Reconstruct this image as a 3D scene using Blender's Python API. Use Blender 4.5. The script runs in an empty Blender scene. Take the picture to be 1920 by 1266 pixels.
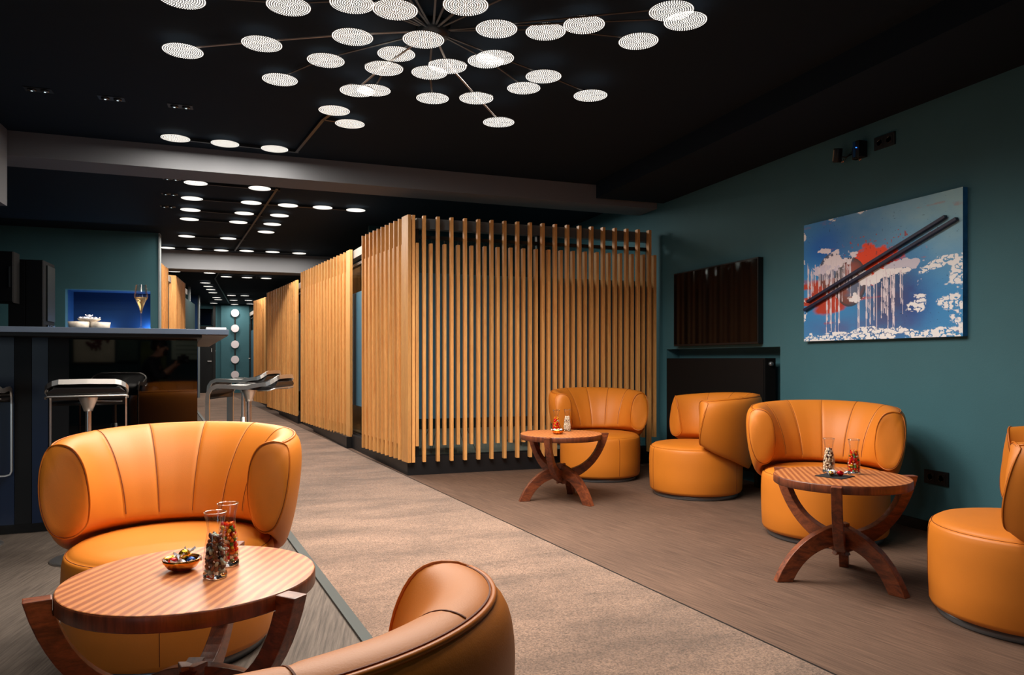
import bpy, bmesh, math, random
import numpy as np
from mathutils import Vector, Matrix
random.seed(7); rng = np.random.default_rng(7)
PI = math.pi
sc = bpy.context.scene
COL = sc.collection

# ------------------------------------------------------------------ camera, world, exposure
# World axes follow the building: +Y runs down the room, +X to the teal wall on the right.
F, CX, HZ = 1388.0, 960.0, 674.0          # focal length in px, centre column, horizon row (1920x1266)
A = math.atan(477/1388)                    # camera turned right of +Y
CA, SA = math.cos(A), math.sin(A)
cd = bpy.data.cameras.new('camera'); cam = bpy.data.objects.new('camera', cd); COL.objects.link(cam)
cam.location = (0, 0, 1.0); cam.rotation_euler = (PI/2, 0, -A)
cd.sensor_width = 36; cd.sensor_fit = 'HORIZONTAL'; cd.lens = 36*F/1920; cd.shift_y = 41/1920
cd.clip_start = 0.02; cd.clip_end = 100
sc.camera = cam
wd = bpy.data.worlds.new('world'); sc.world = wd; wd.use_nodes = True
wd.node_tree.nodes['Background'].inputs[0].default_value = (0.45, 0.62, 0.85, 1)
wd.node_tree.nodes['Background'].inputs[1].default_value = 0.03
sc.view_settings.view_transform = 'Standard'; sc.view_settings.look = 'None'
sc.view_settings.gamma = 1; sc.view_settings.use_curve_mapping = False
sc.view_settings.exposure = 0.34
LED = 2.3                                  # brightness of the diodes themselves
LAMPW = 4.2                                # watts of light of one lamp disc
LAMPC = (1, .90, .79)
def area(name, loc, rot, sx, sy, power, col):
    l = bpy.data.lights.new(name, 'AREA'); l.shape = 'RECTANGLE'; l.size = sx; l.size_y = sy; l.energy = power; l.color = col
    o = bpy.data.objects.new(name, l); COL.objects.link(o); o.location = loc; o.rotation_euler = rot; return o
area('daylight_window_light', (-3.0, -3.3, 1.55), (PI/2, 0, 0), 2.4, 1.5, 42, (0.84, 0.89, 1.0))
area('picture_wall_fill', (-.5, -2.1, 2.55), (math.radians(-40), 0, 0), 1.6, .2, 14, (1, .93, .82))  # unseen fill added to brighten the pictures mirrored in the bar
area('pavilion_room_light', (2.5, 7.35, 2.55), (0, 0, 0), 0.5, 0.5, 14.0, (1, 0.93, 0.82))

def cw(xr, z):                              # camera-frame right / forward (metres) -> building x, y
    return (xr*CA + z*SA, -xr*SA + z*CA)
def at(px, py, h):                          # the point of height h seen at a pixel of the photograph
    z = (h - 1.0)*F/(HZ - py)
    x, y = cw((px - CX)/F*z, z); return Vector((x, y, h))
def atz(px, z, h):                          # pixel column px at depth z, height h
    x, y = cw((px - CX)/F*z, z); return Vector((x, y, h))

# ------------------------------------------------------------------ materials
def s2l(c):
    return tuple((v/12.92 if v <= .04045 else ((v+.055)/1.055)**2.4) for v in c)
def rgb(r, g, b): return (*s2l((r/255, g/255, b/255)), 1)
def mat(name, col, rough=.5, metal=0, spec=.5, bump=0, bscale=200, var=0, vscale=8, coat=0, sheen=0, stretch=None, trans=0, ior=1.45, col2=None):
    m = bpy.data.materials.new(name); m.use_nodes = True
    nt = m.node_tree; N = nt.nodes; L = nt.links; b = N['Principled BSDF']
    b.inputs['Base Color'].default_value = col; b.inputs['Roughness'].default_value = rough
    b.inputs['Metallic'].default_value = metal; b.inputs['Specular IOR Level'].default_value = spec
    b.inputs['IOR'].default_value = ior
    if coat: b.inputs['Coat Weight'].default_value = coat; b.inputs['Coat Roughness'].default_value = .08
    if sheen: b.inputs['Sheen Weight'].default_value = sheen
    if trans: b.inputs['Transmission Weight'].default_value = trans
    tc = N.new('ShaderNodeTexCoord'); mp = N.new('ShaderNodeMapping'); L.new(tc.outputs['Object'], mp.inputs['Vector'])
    if stretch: mp.inputs['Scale'].default_value = stretch
    if var or col2:
        n = N.new('ShaderNodeTexNoise'); n.inputs['Scale'].default_value = vscale; n.inputs['Detail'].default_value = 6
        L.new(mp.outputs[0], n.inputs['Vector'])
        r = N.new('ShaderNodeValToRGB')
        c1 = col2 or tuple(max(0, c*(1-var)) for c in col[:3]) + (1,)
        r.color_ramp.elements[0].color = c1; r.color_ramp.elements[0].position = .35
        r.color_ramp.elements[1].color = tuple(min(1, c*(1+var*.6)) for c in col[:3]) + (1,); r.color_ramp.elements[1].position = .65
        L.new(n.outputs['Fac'], r.inputs[0]); L.new(r.outputs[0], b.inputs['Base Color'])
    if bump:
        n2 = N.new('ShaderNodeTexNoise'); n2.inputs['Scale'].default_value = bscale; n2.inputs['Detail'].default_value = 4
        L.new(mp.outputs[0], n2.inputs['Vector'])
        bp = N.new('ShaderNodeBump'); bp.inputs['Strength'].default_value = bump; bp.inputs['Distance'].default_value = .002
        L.new(n2.outputs['Fac'], bp.inputs['Height']); L.new(bp.outputs[0], b.inputs['Normal'])
    return m
def emis(name, col, s):
    m = bpy.data.materials.new(name); m.use_nodes = True; nt = m.node_tree; nt.nodes.clear()
    e = nt.nodes.new('ShaderNodeEmission'); e.inputs[0].default_value = col; e.inputs[1].default_value = s
    o = nt.nodes.new('ShaderNodeOutputMaterial'); nt.links.new(e.outputs[0], o.inputs[0]); return m
def thin_glass(name, tint=(1, 1, 1, 1), refl=.08, rough=.02):
    m = bpy.data.materials.new(name); m.use_nodes = True; nt = m.node_tree; nt.nodes.clear(); N = nt.nodes
    t = N.new('ShaderNodeBsdfTransparent'); t.inputs[0].default_value = tint
    g = N.new('ShaderNodeBsdfGlossy'); g.inputs['Roughness'].default_value = rough
    lw = N.new('ShaderNodeLayerWeight'); lw.inputs['Blend'].default_value = .3
    mr = N.new('ShaderNodeMapRange'); mr.inputs['To Min'].default_value = refl*.6; mr.inputs['To Max'].default_value = min(.6, refl*5)
    nt.links.new(lw.outputs['Fresnel'], mr.inputs['Value'])
    mx = N.new('ShaderNodeMixShader'); nt.links.new(mr.outputs[0], mx.inputs[0]); nt.links.new(t.outputs[0], mx.inputs[1]); nt.links.new(g.outputs[0], mx.inputs[2])
    o = N.new('ShaderNodeOutputMaterial'); nt.links.new(mx.outputs[0], o.inputs[0]); return m
def wood(name, c1, c2, scale=(18, 18, 1.2), rough=.45, fine=.35, distort=2.0, wave=0, coat=0):
    m = bpy.data.materials.new(name); m.use_nodes = True; nt = m.node_tree; N = nt.nodes; L = nt.links; b = N['Principled BSDF']
    tc = N.new('ShaderNodeTexCoord'); mp = N.new('ShaderNodeMapping'); mp.inputs['Scale'].default_value = scale
    L.new(tc.outputs['Object'], mp.inputs['Vector'])
    oi = N.new('ShaderNodeObjectInfo')
    ad = N.new('ShaderNodeVectorMath'); ad.operation = 'ADD'; L.new(mp.outputs[0], ad.inputs[0])
    sm = N.new('ShaderNodeMath'); sm.operation = 'MULTIPLY'; sm.inputs[1].default_value = 37 if not wave else 0; L.new(oi.outputs['Random'], sm.inputs[0])
    L.new(sm.outputs[0], ad.inputs[1])
    n = N.new('ShaderNodeTexNoise'); n.inputs['Scale'].default_value = 1; n.inputs['Detail'].default_value = 5; n.inputs['Distortion'].default_value = distort
    L.new(ad.outputs[0], n.inputs['Vector'])
    src = n.outputs['Fac']
    if wave:
        w = N.new('ShaderNodeTexWave'); w.wave_type = 'BANDS'; w.bands_direction = 'X'; w.inputs['Scale'].default_value = wave
        w.inputs['Distortion'].default_value = 3.2; w.inputs['Detail'].default_value = 3; w.inputs['Detail Scale'].default_value = .9
        L.new(ad.outputs[0], w.inputs['Vector'])
        mm = N.new('ShaderNodeMix'); mm.inputs[0].default_value = .6; L.new(n.outputs['Fac'], mm.inputs[2]); L.new(w.outputs['Fac'], mm.inputs[3]); src = mm.outputs[0]
    r = N.new('ShaderNodeValToRGB'); r.color_ramp.elements[0].color = c2; r.color_ramp.elements[1].color = c1
    r.color_ramp.elements[0].position = .3; r.color_ramp.elements[1].position = .7
    L.new(src, r.inputs[0])
    f = N.new('ShaderNodeTexNoise'); f.inputs['Scale'].default_value = 14; f.inputs['Detail'].default_value = 3
    L.new(ad.outputs[0], f.inputs['Vector'])
    mr = N.new('ShaderNodeMapRange'); mr.inputs['From Min'].default_value = .3; mr.inputs['From Max'].default_value = .7
    mr.inputs['To Min'].default_value = 1-fine; mr.inputs['To Max'].default_value = 1; L.new(f.outputs['Fac'], mr.inputs['Value'])
    mu = N.new('ShaderNodeMix'); mu.data_type = 'RGBA'; mu.blend_type = 'MULTIPLY'; mu.inputs[0].default_value = 1
    L.new(r.outputs[0], mu.inputs[6]); L.new(mr.outputs[0], mu.inputs[7])
    # each board its own tone
    hv = N.new('ShaderNodeHueSaturation'); m2 = N.new('ShaderNodeMapRange'); m2.inputs['To Min'].default_value = .84; m2.inputs['To Max'].default_value = 1.12
    L.new(oi.outputs['Random'], m2.inputs['Value']); L.new(m2.outputs[0], hv.inputs['Value']); L.new(mu.outputs[2], hv.inputs['Color'])
    L.new(hv.outputs[0], b.inputs['Base Color'])
    b.inputs['Roughness'].default_value = rough
    if coat: b.inputs['Coat Weight'].default_value = coat; b.inputs['Coat Roughness'].default_value = .2
    bp = N.new('ShaderNodeBump'); bp.inputs['Strength'].default_value = .25; bp.inputs['Distance'].default_value = .001
    L.new(f.outputs['Fac'], bp.inputs['Height']); L.new(bp.outputs[0], b.inputs['Normal'])
    return m

M = {}
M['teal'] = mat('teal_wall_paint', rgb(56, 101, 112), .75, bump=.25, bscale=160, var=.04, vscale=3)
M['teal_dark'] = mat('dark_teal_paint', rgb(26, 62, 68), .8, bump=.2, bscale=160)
M['blue'] = mat('blue_wall_paint', rgb(8, 60, 112), .6)
M['black_paint'] = mat('black_ceiling_paint', rgb(26, 36, 46), .9, spec=.1, bump=.2, bscale=120)
M['beam'] = mat('grey_beam_paint', rgb(110, 113, 118), .85, spec=.2)
M['frame'] = mat('anthracite_metal', rgb(22, 24, 26), .4, spec=.4)
M['plinth'] = mat('black_plinth', rgb(20, 21, 24), .45, var=.1)
M['header'] = mat('grey_metal_header', rgb(150, 146, 142), .5)
M['arm_unlit'] = mat('unlit_rod', rgb(58, 60, 62), .5)
M['header2'] = mat('dark_metal_header', rgb(86, 94, 100), .5)
M['film'] = mat('frosted_film', rgb(62, 104, 126), .5, spec=.3)
M['clear'] = thin_glass('clear_pane', (.75, .82, .82, 1), .06)
M['disc'] = thin_glass('clear_disc', (.97, .97, .97, 1), .03)
M['leather'] = mat('orange_leather', rgb(203, 119, 34), .48, spec=.5, bump=.12, bscale=420, var=.07, vscale=3)
M['seam'] = mat('dark_stitched_seam', rgb(110, 50, 8), .7)
M['piping'] = mat('leather_piping', rgb(196, 108, 22), .4)
M['ringgrey'] = mat('grey_metal_ring', rgb(120, 126, 132), .35, metal=.6)
M['chrome'] = mat('brushed_steel', rgb(232, 228, 224), .34, metal=1)
M['blackleather'] = mat('black_seat', rgb(22, 22, 24), .35, bump=.1)
M['oak'] = wood('oak_slat', rgb(246, 186, 112), rgb(226, 154, 84), (26, 26, 1.6), .5, .22)
M['walnut'] = wood('walnut_leg', rgb(150, 78, 42), rgb(84, 40, 26), (8, 22, 22), .4, .35, coat=.15)
M['top_near'] = wood('walnut_top', rgb(206, 132, 76), rgb(160, 88, 46), (13, 1.6, 5), .42, .2, wave=.95, coat=.1)
M['top_edge'] = wood('walnut_rim', rgb(134, 70, 40), rgb(78, 38, 24), (14, 14, 2), .4, .3)
M['black'] = mat('matt_black', rgb(12, 12, 13), .5)
M['gloss'] = mat('black_glass', rgb(3, 4, 6), .03, spec=.9)
M['glossmid'] = mat('black_screen', rgb(5, 5, 6), .08, spec=.3)
M['frontblack'] = mat('satin_black_stripe', rgb(6, 8, 12), .5, spec=.3)
M['navy'] = mat('navy_reflection', rgb(7, 24, 50), .35)
M['counter'] = mat('grey_counter', rgb(78, 90, 108), .4, var=.05, bump=.1)
M['soffitwood'] = mat('grey_board', rgb(140, 132, 126), .6, var=.1)
M['white'] = mat('white_plastic', rgb(228, 228, 226), .4)
M['ceramic'] = mat('glazed_stoneware', rgb(214, 204, 190), .35, var=.35, vscale=30)
M['brass'] = mat('brass_bowl', rgb(220, 150, 62), .2, metal=1)
M['copper'] = mat('copper_pin', rgb(225, 150, 110), .25, metal=1)
M['glass'] = thin_glass('carafe_glass', (.985, .985, .99, 1), .07)
M['fluteglass'] = thin_glass('flute_glass', (.96, .97, 1, 1), .16)
M['glassbase'] = mat('solid_glass_base', rgb(235, 240, 246), .02, trans=1, ior=1.45)
M['wine'] = mat('sparkling_wine', rgb(252, 226, 160), .05, trans=.9, ior=1.33)
M['radiator'] = mat('black_radiator', rgb(13, 13, 14), .65, spec=.2)
M['stripblack'] = mat('edge_strip', rgb(52, 60, 60), .5, metal=.3)
M['greyfloor'] = mat('grey_room_carpet', rgb(150, 148, 140), .95, var=.1)
M['led'] = emis('led_emission', (1, .93, .84, 1), LED)
M['ledfar'] = emis('led_emission_corridor', (1, .93, .84, 1), LED)
M['blueled'] = emis('blue_diode', (.02, .15, 1, 1), 6)
M['nicheled'] = emis('niche_strip_emission', (.5, .75, 1, 1), 160)

# floor finishes
def streaks(name, ca, cb, ang, sc_=(1.5, 60, 1), patch=None, rough=.75):
    m = bpy.data.materials.new(name); m.use_nodes = True; nt = m.node_tree; N = nt.nodes; L = nt.links; b = N['Principled BSDF']
    tc = N.new('ShaderNodeTexCoord'); mp = N.new('ShaderNodeMapping'); mp.inputs['Rotation'].default_value = (0, 0, ang)
    L.new(tc.outputs['Object'], mp.inputs['Vector'])
    m2 = N.new('ShaderNodeMapping'); m2.inputs['Scale'].default_value = sc_; L.new(mp.outputs[0], m2.inputs['Vector'])
    n = N.new('ShaderNodeTexNoise'); n.inputs['Scale'].default_value = 3; n.inputs['Detail'].default_value = 8; n.inputs['Roughness'].default_value = .7
    L.new(m2.outputs[0], n.inputs['Vector'])
    r = N.new('ShaderNodeValToRGB'); r.color_ramp.elements[0].color = ca; r.color_ramp.elements[1].color = cb
    r.color_ramp.elements[0].position = .32; r.color_ramp.elements[1].position = .7; L.new(n.outputs['Fac'], r.inputs[0])
    n2 = N.new('ShaderNodeTexNoise'); n2.inputs['Scale'].default_value = 1.6; n2.inputs['Detail'].default_value = 4; L.new(mp.outputs[0], n2.inputs['Vector'])
    mr = N.new('ShaderNodeMapRange'); mr.inputs['From Min'].default_value = .3; mr.inputs['From Max'].default_value = .7; mr.inputs['To Min'].default_value = .82; mr.inputs['To Max'].default_value = 1.05
    L.new(n2.outputs['Fac'], mr.inputs['Value'])
    mu = N.new('ShaderNodeMix'); mu.data_type = 'RGBA'; mu.blend_type = 'MULTIPLY'; mu.inputs[0].default_value = 1
    L.new(r.outputs[0], mu.inputs[6]); L.new(mr.outputs[0], mu.inputs[7]); L.new(mu.outputs[2], b.inputs['Base Color'])
    b.inputs['Roughness'].default_value = rough; b.inputs['Specular IOR Level'].default_value = .35
    bp = N.new('ShaderNodeBump'); bp.inputs['Strength'].default_value = .5; bp.inputs['Distance'].default_value = .0015
    L.new(n.outputs['Fac'], bp.inputs['Height']); L.new(bp.outputs[0], b.inputs['Normal'])
    return m
M['vinyl'] = streaks('woven_vinyl_floor', rgb(64, 47, 38), rgb(118, 92, 76), math.radians(-102), (1.2, 42, 1))
M['plank'] = streaks('greyed_oak_floor', rgb(56, 49, 44), rgb(108, 97, 88), math.radians(-80), (1.2, 34, 1))
def pile():
    m = bpy.data.materials.new('carpet_pile'); m.use_nodes = True; nt = m.node_tree; N = nt.nodes; L = nt.links; b = N['Principled BSDF']
    tc = N.new('ShaderNodeTexCoord')
    a = N.new('ShaderNodeTexNoise'); a.inputs['Scale'].default_value = 150; a.inputs['Detail'].default_value = 5; a.inputs['Roughness'].default_value = .8; L.new(tc.outputs['Object'], a.inputs['Vector'])
    mp = N.new('ShaderNodeMapping'); mp.inputs['Rotation'].default_value = (0, 0, -A); mp.inputs['Scale'].default_value = (1.0, 2.2, 1); L.new(tc.outputs['Object'], mp.inputs['Vector'])
    c = N.new('ShaderNodeTexNoise'); c.inputs['Scale'].default_value = 1.5; c.inputs['Detail'].default_value = 6; c.inputs['Roughness'].default_value = .65; L.new(mp.outputs[0], c.inputs['Vector'])
    r = N.new('ShaderNodeValToRGB'); r.color_ramp.elements[0].color = rgb(56, 40, 30); r.color_ramp.elements[1].color = rgb(182, 148, 126)
    r.color_ramp.elements[0].position = .34; r.color_ramp.elements[1].position = .64; L.new(a.outputs['Fac'], r.inputs[0])
    mr = N.new('ShaderNodeMapRange'); mr.inputs['From Min'].default_value = .36; mr.inputs['From Max'].default_value = .6; mr.inputs['To Min'].default_value = .55; mr.inputs['To Max'].default_value = 1.0
    L.new(c.outputs['Fac'], mr.inputs['Value'])
    mu = N.new('ShaderNodeMix'); mu.data_type = 'RGBA'; mu.blend_type = 'MULTIPLY'; mu.inputs[0].default_value = 1
    L.new(r.outputs[0], mu.inputs[6]); L.new(mr.outputs[0], mu.inputs[7]); L.new(mu.outputs[2], b.inputs['Base Color'])
    b.inputs['Roughness'].default_value = 1; b.inputs['Specular IOR Level'].default_value = .1; b.inputs['Sheen Weight'].default_value = .25
    bp = N.new('ShaderNodeBump'); bp.inputs['Strength'].default_value = 1; bp.inputs['Distance'].default_value = .006
    L.new(a.outputs['Fac'], bp.inputs['Height']); L.new(bp.outputs[0], b.inputs['Normal'])
    return m
M['pile'] = pile()

# ------------------------------------------------------------------ mesh helpers
class MB:
    def __init__(s): s.v = []; s.f = []; s.sm = []
    def add(s, vs, fs, smooth=False):
        o = len(s.v); s.v += [tuple(p) for p in vs]; s.f += [tuple(i+o for i in f) for f in fs]; s.sm += [smooth]*len(fs); return s
    def box(s, x0, y0, z0, x1, y1, z1, xf=None):
        vs = [Vector((x, y, z)) for z in (z0, z1) for y in (y0, y1) for x in (x0, x1)]
        if xf: vs = [xf @ p for p in vs]
        return s.add(vs, [(0, 2, 3, 1), (4, 5, 7, 6), (0, 1, 5, 4), (2, 6, 7, 3), (0, 4, 6, 2), (1, 3, 7, 5)])
    def prism(s, pts, z0, z1):                # plan polygon pulled up
        n = len(pts); vs = [(p[0], p[1], z0) for p in pts] + [(p[0], p[1], z1) for p in pts]
        a = sum(pts[i][0]*pts[(i+1) % n][1]-pts[(i+1) % n][0]*pts[i][1] for i in range(n))
        fs = [tuple(range(n))[::-1], tuple(range(n, 2*n))] + [(i, (i+1) % n, n+(i+1) % n, n+i) for i in range(n)]
        if a < 0: fs = [f[::-1] for f in fs]
        return s.add(vs, fs)
    def wallbox(s, p, q, t, z0, z1):          # upright slab from p to q, thickness t to the left of p->q
        p = Vector(p[:2]); q = Vector(q[:2]); d = (q-p).normalized(); n = Vector((-d.y, d.x))*t
        return s.prism([p, q, q+n, p+n], z0, z1)
    def lathe(s, prof, n=32, c=(0, 0, 0), smooth=True, cap=True):
        vs = []; fs = []
        for r, z in prof:
            for i in range(n):
                t = 2*PI*i/n; vs.append((c[0]+r*math.cos(t), c[1]+r*math.sin(t), c[2]+z))
        for k in range(len(prof)-1):
            for i in range(n):
                j = (i+1) % n; fs.append((k*n+i, k*n+j, (k+1)*n+j, (k+1)*n+i))
        s.add(vs, fs, smooth)
        if cap:
            o = len(s.v)-len(vs)
            if prof[0][0] > 1e-5: s.f.append(tuple(o+i for i in range(n))[::-1]); s.sm.append(False)
            if prof[-1][0] > 1e-5: s.f.append(tuple(o+(len(prof)-1)*n+i for i in range(n))); s.sm.append(False)
        return s
    def tube(s, pts, r, n=8, closed=False, flat=None):
        pts = [Vector(p) for p in pts]; m = len(pts); vs = []; fs = []; up = None
        for k in range(m):
            a = pts[k-1] if (k or closed) else pts[k]; b = pts[(k+1) % m] if (k < m-1 or closed) else pts[k]
            d = (b-a).normalized()
            if up is None:
                up = Vector((0, 0, 1)) if abs(d.z) < .9 else Vector((1, 0, 0))
                up = (up-d*up.dot(d)).normalized()
            else: up = (up-d*up.dot(d)).normalized()
            w = d.cross(up)
            for i in range(n):
                t = 2*PI*(i+.5)/n
                if flat: cu = math.copysign(1, math.cos(t))*flat[1]; cw_ = math.copysign(1, math.sin(t))*flat[0]; off = up*cu + w*cw_
                else: off = up*math.cos(t)*r + w*math.sin(t)*r
                vs.append(pts[k]+off)
        for k in range(m if closed else m-1):
            for i in range(n):
                j = (i+1) % n; k2 = (k+1) % m; fs.append((k*n+i, k2*n+i, k2*n+j, k*n+j))
        if not closed: fs += [tuple(range(n)), tuple((m-1)*n+i for i in range(n))[::-1]]
        return s.add(vs, fs, n > 4)
    def blob(s, c, rx, ry, rz, rot=(0, 0, 0), seg=8, ring=5, jit=0):
        R = Matrix.Rotation(rot[2], 3, 'Z') @ Matrix.Rotation(rot[1], 3, 'Y') @ Matrix.Rotation(rot[0], 3, 'X')
        vs = [Vector((0, 0, -1))]
        for k in range(1, ring):
            t = PI*k/ring
            for i in range(seg):
                u = 2*PI*i/seg; q = 1+(random.random()-.5)*jit
                vs.append(Vector((math.sin(t)*math.cos(u)*q, math.sin(t)*math.sin(u)*q, -math.cos(t))))
        vs.append(Vector((0, 0, 1))); n = len(vs)-1
        vs = [R @ Vector((p.x*rx, p.y*ry, p.z*rz)) + Vector(c) for p in vs]
        fs = [(0, 1+(i+1) % seg, 1+i) for i in range(seg)]
        for k in range(ring-2):
            a = 1+k*seg; fs += [(a+i, a+(i+1) % seg, a+seg+(i+1) % seg, a+seg+i) for i in range(seg)]
        a = 1+(ring-2)*seg; fs += [(a+i, a+(i+1) % seg, n) for i in range(seg)]
        return s.add(vs, fs, jit < .2)
    def mesh(s, name, m, bevel=0):
        me = bpy.data.meshes.new(name); me.from_pydata(s.v, [], s.f); me.polygons.foreach_set('use_smooth', s.sm); me.update()
        if bevel:
            bm = bmesh.new(); bm.from_mesh(me); bmesh.ops.remove_doubles(bm, verts=bm.verts, dist=1e-5)
            ed = [e for e in bm.edges if len(e.link_faces) == 2 and e.calc_face_angle(0) > .6]
            bmesh.ops.bevel(bm, geom=ed, offset=bevel, segments=2, affect='EDGES', profile=.6); bm.to_mesh(me); bm.free()
        if m is not None: me.materials.append(m)
        return me
    def build(s, name, m, parent=None, bevel=0):
        o = bpy.data.objects.new(name, s.mesh(name, m, bevel)); COL.objects.link(o)
        if parent is not None: o.parent = parent
        return o
def tag(o, label, cat=None, group=None, kind=None):
    if label: o['label'] = label
    if cat: o['category'] = cat
    if group: o['group'] = group
    if kind: o['kind'] = kind
    return o
def thing(name, label, cat, loc=(0, 0, 0), rz=0, group=None):
    o = bpy.data.objects.new(name, None); COL.objects.link(o); o.location = loc; o.rotation_euler = (0, 0, rz); o.empty_display_size = .1
    return tag(o, label, cat, group)
def struct(o): o['kind'] = 'structure'; return o
def copy_tree(o, parent=None):
    c = o.copy(); COL.objects.link(c); c.parent = parent
    for ch in [x for x in bpy.data.objects if x.parent == o]: copy_tree(ch, c)
    return c

# ------------------------------------------------------------------ the shell
WX = 3.69; CEIL = 2.65
# carpet lines on the floor
Ra, Rb = at(477, 762, 0), at(1549, 1264, 0); La, Lb = at(524, 985, 0), at(674, 1191, 0)
rd = (Rb-Ra).normalized(); ld = (Lb-La).normalized()
def along(p, d, y): return p + d*((y-p.y)/d.y)
Rn, Rf, Ln, Lf = along(Rb, rd, -2.9), along(Ra, rd, 23.6), along(Lb, ld, -2.9), along(La, ld, 23.6)
def quad(name, pts, z, m):
    o = MB().prism([(p[0], p[1]) for p in pts], z-.06, z).build(name, m); return struct(o)
quad('floor', [(WX+.15, -3.0), (WX+.15, 24), (Rf.x-.3, 24), (Rn.x-.3, -3.0)], 0, M['vinyl'])
quad('floor_left', [(Rn.x-.3, -3.0), (Rf.x-.3, 24), (-7, 24), (-7, -3.0)], 0, M['plank'])
MB().prism([(Rn.x, Rn.y), (Rf.x, Rf.y), (Lf.x+.03, Lf.y), (Ln.x+.03, Ln.y)], 0.0, .010).build('carpet_runner', M['pile'])
tag(bpy.data.objects['carpet_runner'], 'long beige deep-pile carpet runner down the walkway and corridor', 'carpet')
g = MB().prism([(Ln.x-.012, Ln.y), (Lf.x-.012, Lf.y), (Lf.x+.03, Lf.y), (Ln.x+.03, Ln.y)], 0, .011).build('trim_1', M['stripblack']); struct(g)
g = MB().prism([(Rn.x-.002, Rn.y), (Rf.x-.002, Rf.y), (Rf.x+.007, Rf.y), (Rn.x+.007, Rn.y)], 0, .0105).build('trim_2', M['black']); struct(g)
o = MB().box(-7, -3, CEIL, WX+.4, 24, CEIL+.1).build('ceiling', M['black_paint']); struct(o)
o = MB().box(2.98, -3, 2.5, WX, 6.26, CEIL).build('ceiling_soffit', M['black_paint']); struct(o); o.name = 'ceiling_bulkhead'
o = MB().prism([(-7, 6.06), (WX, 6.38), (WX, 6.74), (-7, 6.42)], 2.47, CEIL).build('trim_3', M['beam']); struct(o); o.name = 'ceiling_beam'
o = MB().box(-7, 12.2, 2.37, WX, 12.6, CEIL).build('trim_4', M['beam']); struct(o); o.name = 'ceiling_beam'
o = MB().box(-7, -2.9, 2.1, -1.70, 6.2, CEIL).build('ceiling_duct', M['beam']); struct(o)
# right wall with the radiator niche
NY0, NY1, NZ = 4.575, 6.2, 1.095
w = MB()
w.box(WX, -3, 0, WX+.14, NY0, CEIL); w.box(WX, NY0, NZ, WX+.14, NY1, CEIL); w.box(WX, NY1, 0, WX+.14, 24, CEIL)
w.box(WX+.14, NY0-.1, 0, WX+.2, NY1+.1, NZ+.1)
struct(w.build('wall_right', M['teal']))
o = MB().box(WX-.014, -3, 0, WX, NY0, .06).build('baseboard_right', M['black']); struct(o)
# wall behind the viewer, with a window to the left
bw = MB(); W0, W1, Z0, Z1 = -4.2, -1.8, .8, 2.3
for b in ((-7, 0, W0, 2.65), (W1, 0, WX, 2.65), (W0, 0, W1, Z0), (W0, Z1, W1, 2.65)): bw.box(b[0], -3.1, b[1], b[2], -3.0, b[3])
struct(bw.build('wall_back', M['teal_dark']))
wf = MB(); wf.box(W0, -3.1, Z0, W1, -3.0, Z0+.05); wf.box(W0, -3.1, Z1-.05, W1, -3.0, Z1); wf.box(W0, -3.1, Z0, W0+.05, -3.0, Z1); wf.box(W1-.05, -3.1, Z0, W1, -3.0, Z1); wf.box(-3.03, -3.1, Z0, -2.97, -3.0, Z1)
wfo = struct(wf.build('window_1', M['frame']))
MB().box(W0+.05, -3.06, Z0+.05, W1-.05, -3.05, Z1-.05).build('pane', M['clear'], wfo)
struct(MB().box(-7.1, -3.1, 0, -7, 24, CEIL).build('wall_left', M['teal_dark']))

# teal wall behind the bar with its blue niche
BY = 10.65; nx0, nx1, nz0, nz1 = -2.292, -1.32, .95, 1.89
w = MB(); EX = -1.225
w.box(-7, BY, 0, nx0, BY+.14, CEIL); w.box(nx1, BY, 0, EX, BY+.14, CEIL); w.box(nx0, BY, 0, nx1, BY+.14, nz0); w.box(nx0, BY, nz1, nx1, BY+.14, CEIL)
struct(w.build('wall_bar', M['teal']))
w = MB(); w.box(nx0-.02, BY+.45, nz0-.02, nx1+.02, BY+.47, nz1+.02); w.box(nx0-.02, BY+.14, nz0-.02, nx0, BY+.45, nz1+.02); w.box(nx1, BY+.14, nz0-.02, nx1+.02, BY+.45, nz1+.02)
w.box(nx0, BY+.14, nz0-.02, nx1, BY+.45, nz0); w.box(nx0, BY+.14, nz1, nx1, BY+.45, nz1+.02)
nb = struct(w.build('wall_niche', M['blue']))
for (xa, xb, st) in ((nx1-.07, nx1, 0), (nx0+.34, nx0+.36, 1)):
    l = MB().box(xa, BY+.38, 1.33, xb, BY+.45, 1.35).build('niche_light', M['nicheled'])
    tag(l, ['small blue-white uplight on a ledge at the right end of the wall niche', 'small blue-white uplight on the back panel of the wall niche'][st], 'light')
struct(MB().box(EX, BY-.01, 0, EX+.016, BY+.15, CEIL).build('trim_5', mat('pale_wall_edge', rgb(130, 142, 148), .6)))

# ------------------------------------------------------------------ slat screens and pavilions
PZ0, PZ1 = .118, 2.235
def slat_part(parent, c, d, w, dep, z0, z1, name='slat', m=None):
    d = Vector(d[:2]).normalized(); n = Vector((-d.y, d.x))
    p = Vector(c[:2]); a = p - d*w/2; b = p + d*w/2
    mb = MB().prism([a, b, b+n*dep, a+n*dep], z0, z1)
    return mb.build(name, m or M['oak'], parent)
# front screen of the first pavilion
fs = thing('slat_screen', 'wide front screen of tall and short oak slats facing the seating area', 'screen', (0, 0, 0))
X0 = 1.234; n_s = 20; px_ = (3.545-X0)/(n_s-1)
for i in range(n_s):
    x = X0 + i*px_
    slat_part(fs, (x + (.027 if i == 0 else 0), 6.255), (1, 0), .026, .05, PZ0, PZ1)
    slat_part(fs, (x+px_*.5, 6.266), (1, 0), .026, .05, .255, 2.0)
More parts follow.
